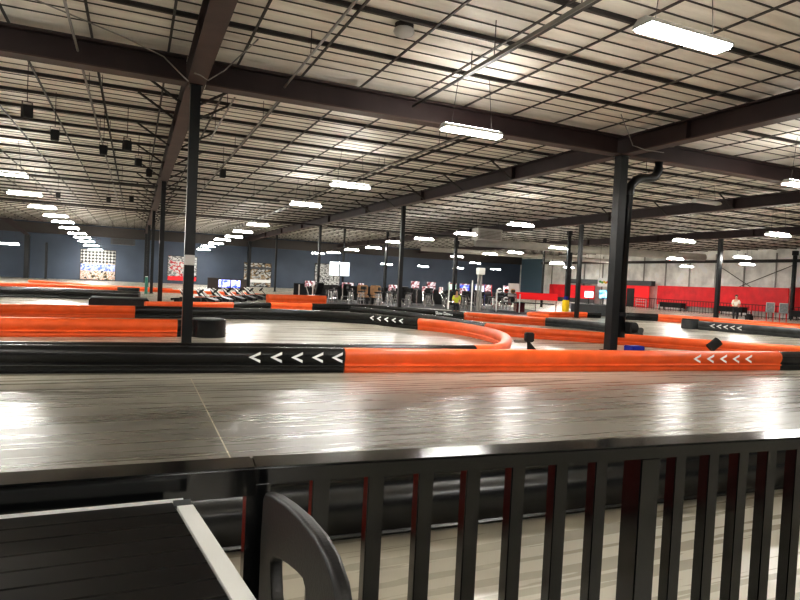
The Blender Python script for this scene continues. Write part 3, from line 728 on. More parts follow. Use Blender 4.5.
for x, y in ((XC - .43, -11.23), (XC - .43, -10.79), (XC - .04, -11.23), (XC - .04, -10.79)):
    b = bmesh.new(); tube(b, [(x, y, .66), (x + (.03 if x > -.8 else -.03), y + (.02 if y > -11 else -.02), 0)], .014); obj('leg', b, M['rail'], ch_)
b = bmesh.new(); tube(b, [(XC - .445, -11.24, .25), (XC - .445, -10.78, .25)], .011); tube(b, [(XC - .03, -11.24, .25), (XC - .03, -10.78, .25)], .011); obj('foot_rail', b, M['rail'], ch_)

# ------------------------------------------------------------------ far wall pictures and screens
def poster(x0, x1, z0, z1, m, label, strips=()):
    t = thing('wall_poster', label, 'poster', ((x0 + x1) / 2, YB - .03, 0))
    w = (x1 - x0) / 2
    obj('print_panel', box(-w, w, -.05, 0, z0, z1), m, t)
    b = bmesh.new()
    for a in ((-w - .05, -w, z0 - .05, z1 + .05), (w, w + .05, z0 - .05, z1 + .05), (-w, w, z0 - .05, z0), (-w, w, z1, z1 + .05)): bx(b, a[0], a[1], -.07, 0, a[2], a[3])
    obj('poster_frame', b, M['purlin'], t)
    for zz0, zz1, mm in strips: obj('print_band', box(-w + .01, w - .01, -.06, -.051, zz0, zz1), mm, t)
poster(-6.0, -2.83, .1, 3.1, M['mural_a'], 'large mural with black and white checks above a blue band and a crowd', [(1.8, 3.09, M['checker']), (1.0, 1.65, M['banner_blue'])])
poster(2.25, 5.14, .35, 2.93, M['mural_b'], 'white and red kart poster half hidden by the white box column', [(.36, .8, M['redp'])])
poster(10.2, 13.2, .08, 2.68, M['mural_c'], 'race photo mural split by the thick far column', [(.5, .85, M['white_paint']), (2.0, 2.25, M['grey_panel'])])
poster(18.35, 21.35, .15, 3.03, M['mural_d'], 'black and white graphic mural behind the hanging white panels')
def hung_screen(x, y, z0, z1, w, m, label, name='hanging_display', cat='display'):
    t = thing(name, label, cat, (x, y, 0), -.35)
    obj('panel_face', box(-w / 2 + .03, w / 2 - .03, -.06, -.045, z0 + .03, z1 - .03), m, t)
    obj('panel_case', box(-w / 2, w / 2, -.045, .03, z0, z1, .01), M['purlin'], t)
    return t
for x, l in ((12.25, 'glowing white hanging panel overlapping the black and white mural'), (13.05, 'glowing white hanging panel beyond the slim post, over the stools')):
    t = hung_screen(x, 30, 1.64, 2.68, .72, M['screen_white'], l)
    b = bmesh.new(); tube(b, [(-.2, 0, 2.68), (-.2, 0, ZC - .25)], .01); tube(b, [(.2, 0, 2.68), (.2, 0, ZC - .25)], .01); obj('hanger_rod', b, M['pipe'], t)
t = thing('screen_stand', 'dark stand holding two blue lit screens by the parked karts', 'screen stand', (4.85, 30, 0), -.25)
obj('back_board', box(-1.35, 1.2, 0, .1, .35, 1.1), M['purlin'], t)
for x0, x1 in ((-.62, .12), (.2, .78)): obj('screen', box(x0, x1, -.03, 0, .5, 1.0), M['screen_blue'], t)
for x in (-1.0, .9):
    b = bmesh.new(); tube(b, [(x, .05, 0), (x, .05, .36)], .03); obj('leg', b, M['purlin'], t)

# ------------------------------------------------------------------ karts
def kart_proto():
    t = thing('parked_kart', '', 'kart')
    b = bmesh.new(); prism(b, [(-.85, .08), (.95, .08), (1.0, .2), (.55, .32), (.1, .30), (-.1, .22), (-.8, .25)], -.3, .3); obj('body_shell', b, M['seat_black'], t)
    for s in (-1, 1):
        b = bmesh.new(); prism(b, [(-.55, .12), (.5, .12), (.45, .3), (-.5, .3)], s * .62 - .1, s * .62 + .1); obj('side_pod', b, M['orange'] if s > 0 else M['seat_black'], t)
    b = bmesh.new(); tube(b, [(-.95, -.6, .18), (-1.0, 0, .18), (-.95, .6, .18)], .05); obj('rear_bumper', b, M['rubber'], t)
    b = bmesh.new(); prism(b, [(-.55, .2), (-.15, .2), (-.15, .26), (-.42, .28), (-.68, .62), (-.78, .6)], -.2, .2); obj('seat', b, M['seat_black'], t)
    b = bmesh.new(); prism(b, [(-.83, .66), (-.75, .66), (-.22, .26), (-.34, .26)], -.27, -.22); prism(b, [(-.83, .66), (-.75, .66), (-.22, .26), (-.34, .26)], .22, .27); obj('seat_frame', b, M['white_paint'], t)
    b = bmesh.new(); tube(b, [(.45, 0, .3), (.18, 0, .58)], .018)
    bmesh.ops.create_circle(b, radius=.15, segments=16, matrix=Matrix.Translation((.18, 0, .58)) @ Matrix.Rotation(-.9, 4, 'Y'))
    bmesh.ops.create_cone(b, cap_ends=True, segments=16, radius1=.15, radius2=.15, depth=.03, matrix=Matrix.Translation((.18, 0, .58)) @ Matrix.Rotation(-.8, 4, 'Y')); obj('steering_wheel', b, M['rubber'], t)
    for x in (-.65, .65):
        for s in (-1, 1):
            b = bmesh.new(); cyl(b, (x, s * .5, .13), (x, s * .7, .13), .13, 14); obj('wheel', b, M['rubber'], t)
    return t
kp = None
for i, l in enumerate(['parked kart mostly hidden behind the white box column', 'parked kart first clear of the white box column', 'parked kart second clear of the white box column', 'parked kart third along, below the two blue screens',
                       'parked kart fourth along, beside the blue screens', 'parked kart at the end of the row by the double orange barrier']):
    x, y = 1.75 + .83 * i, 17.4 + 1.48 * i
    if kp is None: kp = kart_proto(); kp['label'] = l; kp.location = (x, y, 0); kp.rotation_euler = (0, 0, -.52)
    else: dup(kp, (x, y, 0), -.52, l)

# ------------------------------------------------------------------ arcade and stools in the middle distance
def stool_proto():
    t = thing('bar_stool', '', 'stool')
    b = bmesh.new(); cyl(b, (0, 0, .74), (0, 0, .80), .19, 16); obj('seat', b, M['seat_black'], t)
    for k in range(4):
        a = PI / 4 + k * PI / 2; b = bmesh.new(); tube(b, [(.1 * math.cos(a), .1 * math.sin(a), .74), (.22 * math.cos(a), .22 * math.sin(a), 0)], .018, 6); obj('leg', b, M['chrome'], t)
    b = bmesh.new(); pts = [(.175 * math.cos(k * PI / 8), .175 * math.sin(k * PI / 8), .28) for k in range(17)]; tube(b, pts, .012, 6); obj('foot_ring', b, M['chrome'], t)
    b = bmesh.new(); prism(b, [(-.19, .9), (.19, .9), (.17, 1.08), (-.17, 1.08)], .16, .19); tube(b, [(-.13, .175, .78), (-.13, .175, .92)], .012, 6); tube(b, [(.13, .175, .78), (.13, .175, .92)], .012, 6); obj('backrest', b, M['seat_black'], t)
    return t
def cabinet_proto(scr, side):
    t = thing('arcade_cabinet', '', 'arcade cabinet')
    poly = [(-.4, 0), (.4, 0), (.4, 1.5), (.05, 1.55), (-.05, 1.42), (.02, 1.0), (-.38, .85)]
    b = bmesh.new()
    for s in (-.36, .32): prism(b, [(y, z) for y, z in poly], s, s + .04, 'yz')
    obj('side_panel', b, M[side], t)
    b = bmesh.new(); prism(b, [(-.34, .02), (.38, .02), (.38, 1.45), (.12, 1.45), (.06, 1.0), (-.34, .8)], -.318, .318, 'yz'); obj('cabinet_core', b, M['seat_black'], t)
    b = bmesh.new(); prism(b, [(.085, 1.42), (.1, 1.42), (.045, 1.02), (.03, 1.02)], -.3, .3, 'yz'); obj('screen', b, M[scr], t)
    b = bmesh.new(); prism(b, [(.02, 1.43), (.1, 1.43), (.1, 1.53), (.04, 1.53)], -.318, .318, 'yz'); obj('marquee', b, M['screen_game'], t)
    b = bmesh.new(); tube(b, [(-.12, -.12, .93), (-.12, -.12, 1.02)], .02); sph(b, (-.12, -.12, 1.03), .03); obj('joystick', b, M['redp'], t)
    return t
# rows follow a line along the far side of the track
def along(u):   # u in 0..1 from the blue screens side to the red stand
    P = [(9.3, 21.9), (11.6, 21.7), (13.5, 21.1), (15.5, 20.1), (17.3, 19.2), (19.2, 18.9), (21.0, 19.6)]
    f = min(max(u, 0), .9999) * 6; i = int(f); k = f - i
    return P[i][0] * (1 - k) + P[i + 1][0] * k, P[i][1] * (1 - k) + P[i + 1][1] * k
b = bmesh.new(); pl = [(8.8, 21.3), (11.6, 20.9), (13.3, 20.2), (15.3, 18.9), (16.6, 16.0), (20.0, 15.2), (22.4, 17.5), (24.5, 25), (18.5, 30), (12, 30.5), (9, 30.5)]
A = [b.verts.new((x, y, .001)) for x, y in pl]; B = [b.verts.new((x, y, .003)) for x, y in pl]; b.faces.new(A[::-1]); b.faces.new(B)
for k in range(len(pl)): b.faces.new((A[k], A[(k + 1) % len(pl)], B[(k + 1) % len(pl)], B[k]))
obj('rubber_mat', b, mat('dark_rubber_floor', (.022, .022, .024), .6, var=.3), fl)
sp_ = None; rr = random.Random(3)
for i in range(44):
    u = (i + .5) / 44; x, y = along(u); x += rr.uniform(-.03, .03); y += (.0, .6, 1.2, 1.8)[i % 4]
    if 11.3 < x < 13.4 and y > 21.5: y -= 1.3
    zone = 'below the black and white mural' if u < .22 else 'before the tan padded backs' if u < .4 else 'around the yellow vest person' if u < .72 else 'between the grey post and the red awning stand'
    l = 'black seated bar stool with chrome legs ' + zone; g = 'bar stools ' + zone
    if sp_ is None: sp_ = stool_proto(); sp_['label'] = l; sp_['group'] = g; sp_.location = (x, y, 0); sp_.rotation_euler = (0, 0, .3)
    else: dup(sp_, (x, y, 0), rr.uniform(0, 6.2), l, g)
def table_proto():
    t = thing('high_table', '', 'table')
    b = bmesh.new(); cyl(b, (0, 0, 1.0), (0, 0, 1.04), .36, 20); obj('table_top', b, M['grey_panel'], t)
    b = bmesh.new(); cyl(b, (0, 0, .03), (0, 0, 1.0), .04, 10); obj('pedestal', b, M['chrome'], t)
    b = bmesh.new(); cyl(b, (0, 0, 0), (0, 0, .03), .25, 20); obj('foot', b, M['chrome'], t)
    return t
tp_ = None
for u, l in ((.09, 'round high table below the black and white mural'), (.33, 'round high table before the slim dark posts'), (.5, 'round high table next to the yellow vest person'), (.66, 'round high table beside the grey support post'), (.82, 'round high table next to the helmet rack')):
    x, y = along(u); y += 2.6
    if tp_ is None: tp_ = table_proto(); tp_['label'] = l; tp_.location = (x, y, 0)
    else: dup(tp_, (x, y, 0), 0, l)
CP = {}
for x, y, s, side, l in [(19.0, 30.5, 'screen_game', 'grey_panel', 'arcade cabinet with a red game screen past the tan padded backs'), (20.2, 30.2, 'screen_game', 'seat_black', 'dark arcade cabinet with a red screen beside the column'),
                   (21.9, 29.8, 'screen_green', 'grey_panel', 'arcade cabinet with a pale green screen next to the column'), (23.0, 29.6, 'screen_blue', 'seat_black', 'arcade cabinet with a blue screen beyond the green one'),
                   (24.6, 29.0, 'screen_game', 'redp', 'arcade cabinet with red sides before the dark post'), (26.2, 28.6, 'screen_white', 'seat_black', 'dark arcade cabinet with a pale screen beside the yellow vest person'),
                   (21.4, 27.0, 'screen_blue', 'blue_plastic', 'blue arcade cabinet between the yellow vest person and the grey post'), (22.4, 26.5, 'screen_white', 'blue_plastic', 'blue arcade cabinet with a white screen next to the grey post'),
                   (18.9, 27.5, 'screen_game', 'seat_black', 'black arcade cabinet behind the yellow vest person')]:
    key = (s, side)
    if key not in CP: CP[key] = cabinet_proto(s, side); CP[key]['label'] = l; CP[key].location = (x, y, 0); CP[key].rotation_euler = (0, 0, -.4)
    else: dup(CP[key], (x, y, 0), -.4, l)
# racing simulators: dark high seats on chrome frames
def sim_proto():
    t = thing('racing_simulator', '', 'racing simulator')
    b = bmesh.new(); prism(b, [(-.1, .35), (.35, .30), (.38, .40), (.02, .46), (-.22, 1.15), (-.38, 1.12)], -.24, .24); obj('seat', b, M['seat_black'], t)
    for sy in (-.32, .32):
        b = bmesh.new(); tube(b, [(-.45, sy, .0), (-.3, sy, .3), (.5, sy, .3), (.85, sy, .85)], .03, 6); obj('side_frame', b, M['chrome'], t)
    b = bmesh.new(); tube(b, [(.85, -.32, .85), (.85, .32, .85)], .03, 6); obj('wheel_bar', b, M['chrome'], t)
    b = bmesh.new(); tube(b, [(.7, -.32, .55), (.6, -.32, .03), (.6, .32, .03), (.7, .32, .55)], .03, 6); obj('front_frame', b, M['chrome'], t)
    b = bmesh.new(); tube(b, [(-.45, -.32, .03), (-.45, .32, .03)], .03, 6); obj('rear_bar', b, M['chrome'], t)
    b = bmesh.new(); pts = [(.62, .16 * math.cos(k * PI / 8), .78 + .16 * math.sin(k * PI / 8)) for k in range(17)]; tube(b, pts, .018, 6); tube(b, [(.62, 0, .78), (.85, 0, .82)], .02, 6); tube(b, [(.62, -.15, .78), (.62, .15, .78)], .015, 6); obj('steering_wheel', b, M['rubber'], t)
    b = bmesh.new(); bx(b, .9, .95, -.42, .42, .78, 1.25); obj('monitor', b, M['speaker'], t)
    b = bmesh.new(); bx(b, .895, .899, -.39, .39, .81, 1.22); obj('screen', b, M['screen_game'], t)
    return t
sm = None
for i in range(7):
    u = (i + .3) / 7; x, y = along(u); y += 4.0
    z = 'below the black and white mural' if u < .3 else 'behind the tan padded benches' if u < .5 else 'behind the yellow vest person' if u < .75 else 'behind the helmet rack'
    l = 'black racing simulator seat on a chrome frame ' + z; g = 'racing simulators ' + z
    if sm is None: sm = sim_proto(); sm['label'] = l; sm['group'] = g; sm.location = (x, y, 0); sm.rotation_euler = (0, 0, 1.9)
    else: dup(sm, (x, y, 0), (1.9, 1.2, 2.3)[i % 3], l, g)
t = thing('pit_divider', 'low black divider wall behind the stools and racing simulators', 'divider', (0, 0, 0))
dv = [(8.9, 28.3), (12.4, 28.2), (15.2, 26.9), (18.0, 25.6), (21.6, 25.4)]
for (xa, ya), (xb, yb_) in zip(dv, dv[1:]):
    L_ = math.hypot(xb - xa, yb_ - ya); o = obj('divider_board', box(.02, L_ - .02, -.04, .04, 0, 1.0, .01), M['seat_black'], t); o.location = (xa, ya, 0); o.rotation_euler = (0, 0, math.atan2(yb_ - ya, xb - xa))
# tan padded seat backs
tpb = None
for x, y, l in ((11.9, 22.75, 'tan padded bench seat closer to the black and white mural'), (12.7, 22.6, 'tan padded bench seat closer to the arcade cabinets')):
    t = thing('padded_bench', l, 'bench', (x, y, 0), -.15)
    obj('back_cushion', box(-.34, .34, .2, .32, .55, 1.15, .05), M['tan'], t); obj('seat_cushion', box(-.34, .34, -.25, .2, .4, .52, .04), M['tan'], t); obj('bench_base', box(-.32, .32, -.22, .3, 0, .4), M['seat_black'], t)
# grey support post with white box
t = thing('support_post', 'pale grey twin pipe post with a white box on top, among the stools', 'post', (17.15, 17.8, 0))
for x in (-.12, .06): 
    b = bmesh.new(); cyl(b, (x, 0, 0), (x, 0, 2.1), .07, 12); obj('pipe', b, M['conduit'], t)
obj('top_box', box(-.22, .22, -.15, .15, 2.1, 2.48, .02), M['white_box'], t)
b = bmesh.new(); cyl(b, (-.5, 0, 0), (-.5, 0, 1.75), .04, 10); obj('side_pipe', b, M['white_box'], t)
# thin white marker poles
for x, y, z, l in ((7.3, 20.4, 1.05, 'short white marker pole beside the double orange barrier'), (8.1, 20.5, 1.2, 'tall white marker pole at the end of the double orange barrier'), (15.6, 18.6, 1.6, 'white pole rising behind the yellow vest person'), (18.0, 17.3, 1.3, 'white pole between the grey post and helmet rack'), (19.3, 16.9, 1.1, 'white pole at the corner of the red awning stand')):
    t = thing('marker_pole', l, 'pole', (x, y, 0))
    b = bmesh.new(); cyl(b, (0, 0, .03), (0, 0, z), .035, 10); obj('pole', b, M['white_box'], t)
    b = bmesh.new(); cyl(b, (0, 0, 0), (0, 0, .03), .12, 14); obj('foot', b, M['rubber'], t)
# teal post
t = thing('teal_post', 'short teal padded post by the third black column', 'post', (-.30, 26.9, 0))
b = bmesh.new(); cyl(b, (0, 0, 0), (0, 0, 1.0), .085, 14); obj('pad', b, M['teal'], t)
b = bmesh.new(); cyl(b, (0, 0, 1.0), (0, 0, 1.05), .07, 14); obj('cap', b, M['white_box'], t)
# helmet rack
t = thing('helmet_rack', 'dark shelving rack among the stools, helmets on its top', 'rack', (19.0, 17.9, 0), -.4)
for z in (.05, .55, 1.05): obj('shelf', box(-.6, .6, -.22, .22, z, z + .04), M['grey_panel'], t)
for sx in (-.58, .58):
    for sy in (-.2, .2):
        b = bmesh.new(); bx(b, sx - .02, sx + .02, sy - .02, sy + .02, 0, 1.09); obj('upright', b, M['chrome'], t)
def helmet(x, y, z, m, l):
    t = thing('helmet', l, 'helmet', (x, y, z), -.4)
    b = bmesh.new(); sph(b, (0, 0, .152), .15, .92, 1.05, 1, 16, 12); obj('shell', b, m, t, True)
    b = bmesh.new(); bx(b, -.10, .10, -.175, -.12, .12, .2); obj('visor', b, M['speaker'], t)
for x, y, m, l in ((18.65, 18.05, M['helmet_white'], 'white helmet on top of the dark rack'), (19.02, 17.9, M['helmet_red'], 'dark red helmet on top of the rack beside the white one'), (19.38, 17.74, M['tan'], 'tan helmet on top of the rack at its end')):
    helmet(x, y, 1.092, m, l)
for x, y, m, l in ((18.65, 18.05, M['speaker'], 'black helmet on the middle shelf below the white helmet'), (19.02, 17.9, M['helmet_white'], 'white helmet on the middle shelf below the dark red helmet'), (19.38, 17.74, M['speaker'], 'black helmet on the middle shelf below the tan helmet')):
    helmet(x, y, .592, m, l)

# red awning stand
t = thing('awning_stand', 'red fronted awning stand on silver posts over a dark table', 'stand', (20.95, 17.6, 0), -.40)
obj('red_fascia', box(-1.3, 1.15, -.45, -.40, .80, 1.2, .01), M['red_glow'], t)
obj('awning_top', box(-1.3, 1.15, -.40, .4, 1.14, 1.19), M['redp'], t)
for x in (-1.26, -.1, 1.1):
    b = bmesh.new(); cyl(b, (x, -.36, 0), (x, -.36, 1.14), .03, 8); obj('post', b, M['chrome'], t)
obj('stand_table', box(-1.3, 1.05, -.2, .4, .55, .6), M['seat_black'], t)
obj('table_skirt', box(-1.25, -.6, .3, .38, 0, .55), mat('wine_cloth', (.12, .01, .02), .8), t)
obj('white_board', box(-1.6, -.95, .5, .55, .9, 1.7), M['white_box'], t)
# grey counter with screens
t = thing('service_counter', 'dark grey service counter with a pale top before the red wall', 'counter', (24.0, 16.6, 0), -.6)
obj('counter_front', box(-1.0, 1.1, -.3, .3, 0, .66), M['grey_panel'], t); obj('counter_top', box(-1.05, 1.15, -.36, .36, .66, .70), M['paper'], t)
def monitor(x, y, z, w, h, m, l):
    t = thing('counter_monitor', l, 'monitor', (x, y, z), -.6)
    obj('monitor_screen', box(-w / 2 + .03, w / 2 - .03, -.035, -.02, .38, .35 + h), m, t)
    obj('monitor_case', box(-w / 2, w / 2, -.02, .04, .35, .38 + h, .01), M['speaker'], t)
    b = bmesh.new(); bx(b, -.03, .03, 0, .03, .01, .36); bx(b, -.14, .14, -.08, .1, 0, .012); obj('monitor_stand', b, M['speaker'], t)
monitor(24.03, 16.62, .70, .56, .40, M['screen_white'], 'monitor with a pale screen on the grey counter')
monitor(24.72, 16.16, .70, .5, .5, M['screen_cyan'], 'monitor with a cyan picture on the grey counter')
o_ = thing('hanging_sign', 'white hanging sign with green, yellow and red shapes over the counter', 'sign', (24.85, 16.35, 0), -.6)
obj('sign_board', box(-.33, .33, -.02, .02, 1.77, 2.28), M['white_paint'], o_)
for x, z, c in ((-.2, 2.06, (.05, .4, .05)), (-.08, 2.02, (.1, .35, .05)), (.03, 2.06, (.85, .6, .05)), (.13, 2.01, (.85, .5, .05)), (.23, 2.05, (.7, .06, .04))):
    b = bmesh.new(); cyl(b, (x, -.03, z), (x, -.021, z), .07, 12); obj('sign_shape', b, mat('sign_ink', c, .5), o_)
b = bmesh.new(); tube(b, [(-.25, 0, 2.28), (-.25, 0, ZC - .01)], .008); tube(b, [(.25, 0, 2.28), (.25, 0, ZC - .01)], .008); obj('sign_wire', b, M['pipe'], o_)

# ------------------------------------------------------------------ red wall side
def wall_panel(y0, y1, z0, z1, m, label, x=XR - .45):
    t = thing('ribbed_partition', label, 'partition', (x, 0, 0))
    obj('panel_sheet', box(-.06, 0, y0, y1, z0, z1), m, t)
    b = bmesh.new()
    for yy in [y0 + .6 * i for i in range(int((y1 - y0) / .6) + 1)]: bx(b, -.075, -.06, yy, yy + .03, z0, z1)
    obj('panel_rib', b, m, t)
    b = bmesh.new()
    for yy in (y0 + .1, (y0 + y1) / 2, y1 - .1): bx(b, -.05, .0, yy - .03, yy + .03, 0, z0)
    if z0 > .05: obj('panel_post', b, M['redp'], t)
wall_panel(3, 19.4, .45, 2.52, M['redp'], 'red ribbed wall panel at the end with the two grey boards')
wall_panel(19.5, 25.7, .45, 2.44, M['redp'], 'red ribbed wall panel behind the standing person')
wall_panel(25.8, 32.7, .45, 2.28, M['redp'], 'red smooth wall panel behind the low dark fence')
t = thing('red_booth', 'red booth with a dark header and an open doorway beside the drain pipe column', 'booth', (XR - .9, 0, 0))
obj('booth_front', box(-.08, 0, 33.3, 38.2, .65, 2.2), M['red_glow'], t)
obj('booth_header', box(-.25, .3, 32.9, 45.0, 2.2, 2.7), M['grey_panel'], t)
obj('booth_lower', box(-.06, 0, 33.3, 38.2, 0, .64), M['redp'], t)
obj('booth_door', box(-.12, -.09, 35.2, 36.2, 0, 1.9), M['speaker'], t)
b = bmesh.new()
for z in (.25, .55, .8): bx(b, -.16, -.10, 33.5, 34.9, z, z + .05)
for y in (33.5, 34.85): bx(b, -.16, -.10, y, y + .05, 0, .85)
obj('booth_shelf', b, M['white_box'], t)
t = thing('red_partition', 'long red partition behind the red awning stand', 'partition', (XR - 1.0, 0, 0))
obj('partition_face', box(-.08, 0, 41.0, 49.0, .5, 2.0), M['redp'], t); obj('partition_base', box(-.06, 0, 41.0, 49.0, 0, .5), M['grey_panel'], t)
# diagonal rods and studs on the silver wall
for y0, y1, l in ((19.4, 24.0, 'diagonal tie rod leaning from the black wall post toward the booth'), (18.7, 15.2, 'diagonal tie rod leaning from the black wall post away from the booth'), (26.2, 22.9, 'diagonal tie rod over the two grey boards')):
    pipe('tie_rod', [(XR - .25 - .1 * (y0 > 25), y0, 4.3), (XR - .25 - .1 * (y0 > 25), y0 + (y1 - y0) * 2.3, .03)], .03, l, 'tie rod')
gs = None
for i, y in enumerate((12.5, 15.2, 18.2, 21, 23.8, 26.6, 29.4, 32.2, 35, 38, 41, 44, 47, 50)):
    if gs is None:
        b = bmesh.new(); bx(b, XR - .1, XR - .005, -.05, .05, 0, 5.3); gs = obj('wall_stud', b, M['conduit']); tag(gs, 'pale upright stud on the silver insulated wall', 'wall stud', 'studs on the silver wall', 'thing'); gs.location.y = y
    else: dup(gs, (0, y, 0))
o = obj('girt_rail', box(XR - .3, XR - .1, 5, 52, 4.5, 4.75), M['purlin']); tag(o, 'dark horizontal girt high on the silver insulated wall', 'girt', None, 'thing')
# low fence before the red wall
t = thing('low_fence', 'low black fence with thin bars before the red wall panels', 'fence', (XR - 4.2, 0, 0))
b = bmesh.new(); bx(b, -.02, .02, 12, 33.5, .98, 1.03); bx(b, -.02, .02, 12, 33.5, .12, .16); obj('fence_rail', b, M['speaker'], t)
pk = None
for i in range(78):
    y = 12.1 + .276 * i
    if pk is None:
        b = bmesh.new(); bx(b, -.012, .012, -.012, .012, 0, 1.0); pk = obj('fence_bar', b, M['speaker'], t); pk.location.y = y
    else:
        c = pk.copy(); COL.objects.link(c); c.parent = t; c.location.y = y
for y, l in ((28.5, 'long dark table behind the low fence by the booth'), (22.5, 'long dark table behind the low fence next to the standing person'), (16.2, 'long dark table behind the low fence by the grey boards')):
    t = thing('dark_table', l, 'table', (XR - 3.0, y, 0))
    obj('table_top', box(-.4, .4, -1.3, 1.3, .68, .74), M['speaker'], t); obj('table_apron', box(-.3, .3, -1.2, 1.2, .3, .68), M['speaker'], t)
    for sy in (-1.15, 1.15):
        for sx in (-.3, .3):
            b = bmesh.new(); bx(b, sx - .03, sx + .03, sy - .03, sy + .03, 0, .3); obj('leg', b, M['speaker'], t)
for x, y, l in ((37.5, 14.66, 'grey notice board on a red stand, closer to the standing person'), (37.7, 13.9, 'grey notice board on a red stand, farther from the standing person')):
    t = thing('notice_stand', l, 'notice stand', (x, y, 0), -.9)
    obj('board_face', box(-.22, .22, -.03, 0, .66, 1.25), M['paper'], t)
    b = bmesh.new(); bx(b, -.25, .25, 0, .03, .63, 1.29); obj('board_back', b, M['white_box'], t)
    for sx in (-.19, .19):
        b = bmesh.new(); bx(b, sx - .025, sx + .025, .0, .03, 0, .61); obj('leg', b, M['redp'], t)

# ------------------------------------------------------------------ people
def skin_body(name, joints, edges, radii, m, parent, root=0, lev=1):
    me = bpy.data.meshes.new(name); me.from_pydata([Vector(j) for j in joints], edges, [])
    o = bpy.data.objects.new(name, me); COL.objects.link(o); o.parent = parent
    md = o.modifiers.new('skin', 'SKIN')
    for i, r in enumerate(radii):
        me.skin_vertices[0].data[i].radius = r if isinstance(r, tuple) else (r, r)
    me.skin_vertices[0].data[root].use_root = True
    s = o.modifiers.new('sub', 'SUBSURF'); s.levels = lev; s.render_levels = lev
    me.materials.append(m)
    return o
def person(x, y, rz, label, top, seated=False, scale=1.0):
    t = thing('person', label, 'person', (x, y, 0), rz)
    hz = .95 if not seated else .52
    if seated:
        feet = [(.1, -.42, .06), (-.1, -.42, .06)]; knees = [(.12, -.42, .5), (-.12, -.42, .5)]; ank = [(.1, -.40, .1), (-.1, -.40, .1)]
    else:
        feet = [(.12, -.12, .04), (-.11, -.10, .04)]; knees = [(.11, -.03, .5), (-.10, 0, .5)]; ank = [(.11, .03, .09), (-.10, .04, .09)]
    J = [(0, 0, hz), (.09, 0, hz - .05), knees[0], ank[0], feet[0], (-.09, 0, hz - .05), knees[1], ank[1], feet[1],
         (0, .0, hz + .2), (0, -.01, hz + .42), (0, -.02, hz + .53), (0, -.03, hz + .60), (0, -.045, hz + .70), (0, -.04, hz + .79),
         (.18, 0, hz + .46), (.24, -.04, hz + .2), (.2, -.22, hz + .05), (.18, -.29, hz + .02), (-.18, 0, hz + .46), (-.24, -.06, hz + .2), (-.16, -.26, hz + .1), (-.12, -.33, hz + .09)]
    E = [(0, 1), (1, 2), (2, 3), (3, 4), (0, 5), (5, 6), (6, 7), (7, 8), (0, 9), (9, 10), (10, 11), (11, 12), (12, 13), (13, 14), (10, 15), (15, 16), (16, 17), (17, 18), (10, 19), (19, 20), (20, 21), (21, 22)]
    R = [.13, .09, .062, .045, .04, .09, .062, .045, .04, (.15, .11), (.17, .11), .065, .06, (.085, .1), (.07, .085), .06, .047, .035, .03, .06, .047, .035, .03]
    skin_body('body', J, E, R, M['skin'], t)
    # clothing as skinned shells
    skin_body('top', [J[0], J[9], J[10], J[15], J[16], J[19], J[20]], [(0, 1), (1, 2), (2, 3), (3, 4), (2, 5), (5, 6)], [(.155, .135), (.165, .125), (.18, .122), .075, .062, .075, .062], top, t)
    skin_body('trousers', [J[0], J[1], J[2], J[3], J[5], J[6], J[7]], [(0, 1), (1, 2), (2, 3), (0, 4), (4, 5), (5, 6)], [.145, .105, .075, .058, .105, .075, .058], M['trousers'], t)
    for f in feet:
        b = bmesh.new(); sph(b, (f[0], f[1] + .02, .045), .06, .8, 1.9, .75); obj('shoe', b, M['rubber'], t, True)
    hd_ = Vector((0, -.045, hz + .73))
    b = bmesh.new(); sph(b, hd_ + Vector((0, .018, .045)), .108, .92, 1.0, .95, 14, 10)
    for v in list(b.verts):
        if v.co.y < hd_.y - .045 and v.co.z < hd_.z + .06: v.co.y = hd_.y - .02
    obj('hair', b, M['hair'], t, True)
    b = bmesh.new()
    for sx in (-.035, .035): sph(b, hd_ + Vector((sx, -.095, .0)), .012)
    obj('eye', b, M['speaker'], t)
    b = bmesh.new(); sph(b, hd_ + Vector((0, -.108, -.03)), .016, .8, 1, 1.4); obj('nose', b, M['skin'], t, True)
    b = bmesh.new(); bx(b, -.025, .025, hd_.y - .1, hd_.y - .085, hd_.z - .075, hd_.z - .065); obj('mouth', b, M['helmet_red'], t)
    for hand in (J[18], J[22]):
        b = bmesh.new()
        hx, hy, hzz = hand; sph(b, (hx, hy - .03, hzz), .04, .85, 1.2, .5)
        for k in range(4): tube(b, [(hx - .028 + .018 * k, hy - .06, hzz), (hx - .028 + .018 * k, hy - .115 + .008 * abs(k - 1.5), hzz - .01), (hx - .028 + .018 * k, hy - .13 + .008 * abs(k - 1.5), hzz - .035)], .008, 6)
        tube(b, [(hx + .035, hy - .01, hzz), (hx + .055, hy - .055, hzz - .01), (hx + .045, hy - .085, hzz - .015)], .009, 6)
        obj('hand', b, M['skin'], t, True)
    t.scale = (scale,) * 3
    return t
person(34.4, 14.8, -1.0, 'person in a pale shirt and dark trousers standing before the red wall', M['shirt'], False, .93)
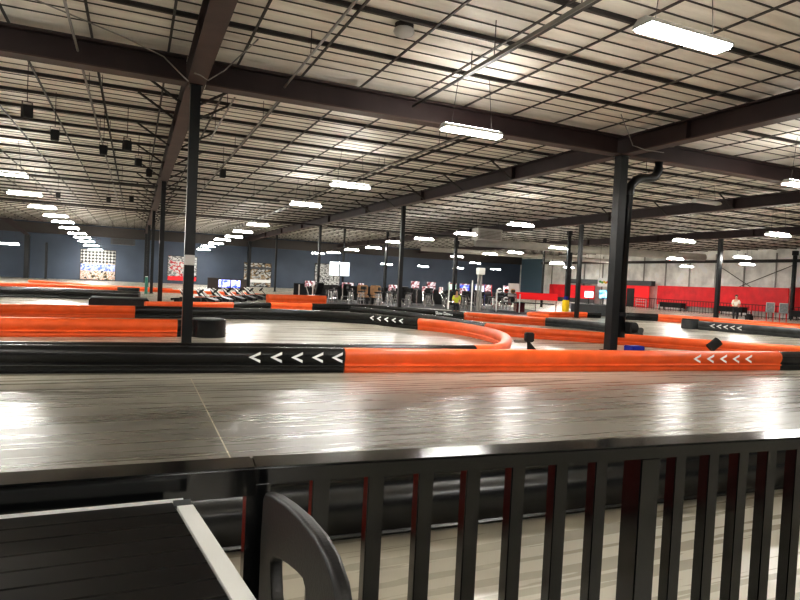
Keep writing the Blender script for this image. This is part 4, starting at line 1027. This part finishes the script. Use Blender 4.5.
bg = thing('shoulder_bag', 'dark bag set on the floor beside the standing person', 'bag', (34.9, 14.2, 0))
obj('bag_body', box(-.22, .22, -.18, .18, 0, .5, .08), M['speaker'], bg); b = bmesh.new(); tube(b, [(-.12, 0, .48), (-.08, 0, .62), (.08, 0, .62), (.12, 0, .48)], .015); obj('bag_handle', b, M['speaker'], bg)
person(14.9, 16.4, -.5, 'person in a yellow green vest sitting among the bar stools', M['vest'], True, .86)
t = thing('box_stool', 'low black box seat under the yellow vest person', 'stool', (14.92, 16.45, 0), -.5)
obj('seat_pad', box(-.22, .22, -.2, .24, .22, .26, .01), M['seat_black'], t); obj('seat_base', box(-.2, .2, -.18, .22, 0, .22), M['grey_panel'], t)

# ------------------------------------------------------------------ world, camera, view
w = bpy.data.worlds.new('hall_air'); sc.world = w; w.use_nodes = True
w.node_tree.nodes['Background'].inputs['Color'].default_value = (.55, .53, .5, 1); w.node_tree.nodes['Background'].inputs['Strength'].default_value = .13
cam = bpy.data.cameras.new('camera'); co = bpy.data.objects.new('camera', cam); COL.objects.link(co)
f_px, pitch, roll, yaw = 606.284, .0325114, .0493203, .4132421
cam.sensor_width = 36; cam.sensor_fit = 'HORIZONTAL'; cam.lens = f_px / 800 * 36; cam.clip_start = .05; cam.clip_end = 300
# view axes in the hall's frame
fw = Vector((math.sin(yaw) * math.cos(pitch), math.cos(yaw) * math.cos(pitch), -math.sin(pitch)))
rt = Vector((math.cos(yaw), -math.sin(yaw), 0)); up = rt.cross(fw)
c_, s_ = math.cos(roll), math.sin(roll)
R_ = c_ * rt + s_ * up; U_ = -s_ * rt + c_ * up
co.matrix_world = Matrix(((R_.x, U_.x, -fw.x, -.93), (R_.y, U_.y, -fw.y, -12.16), (R_.z, U_.z, -fw.z, 1.55), (0, 0, 0, 1)))
sc.camera = co
sc.view_settings.view_transform = 'Standard'
sc.view_settings.look = 'Medium High Contrast'
sc.view_settings.exposure = 1.2
try: sc.cycles.use_denoising = True
except Exception: pass
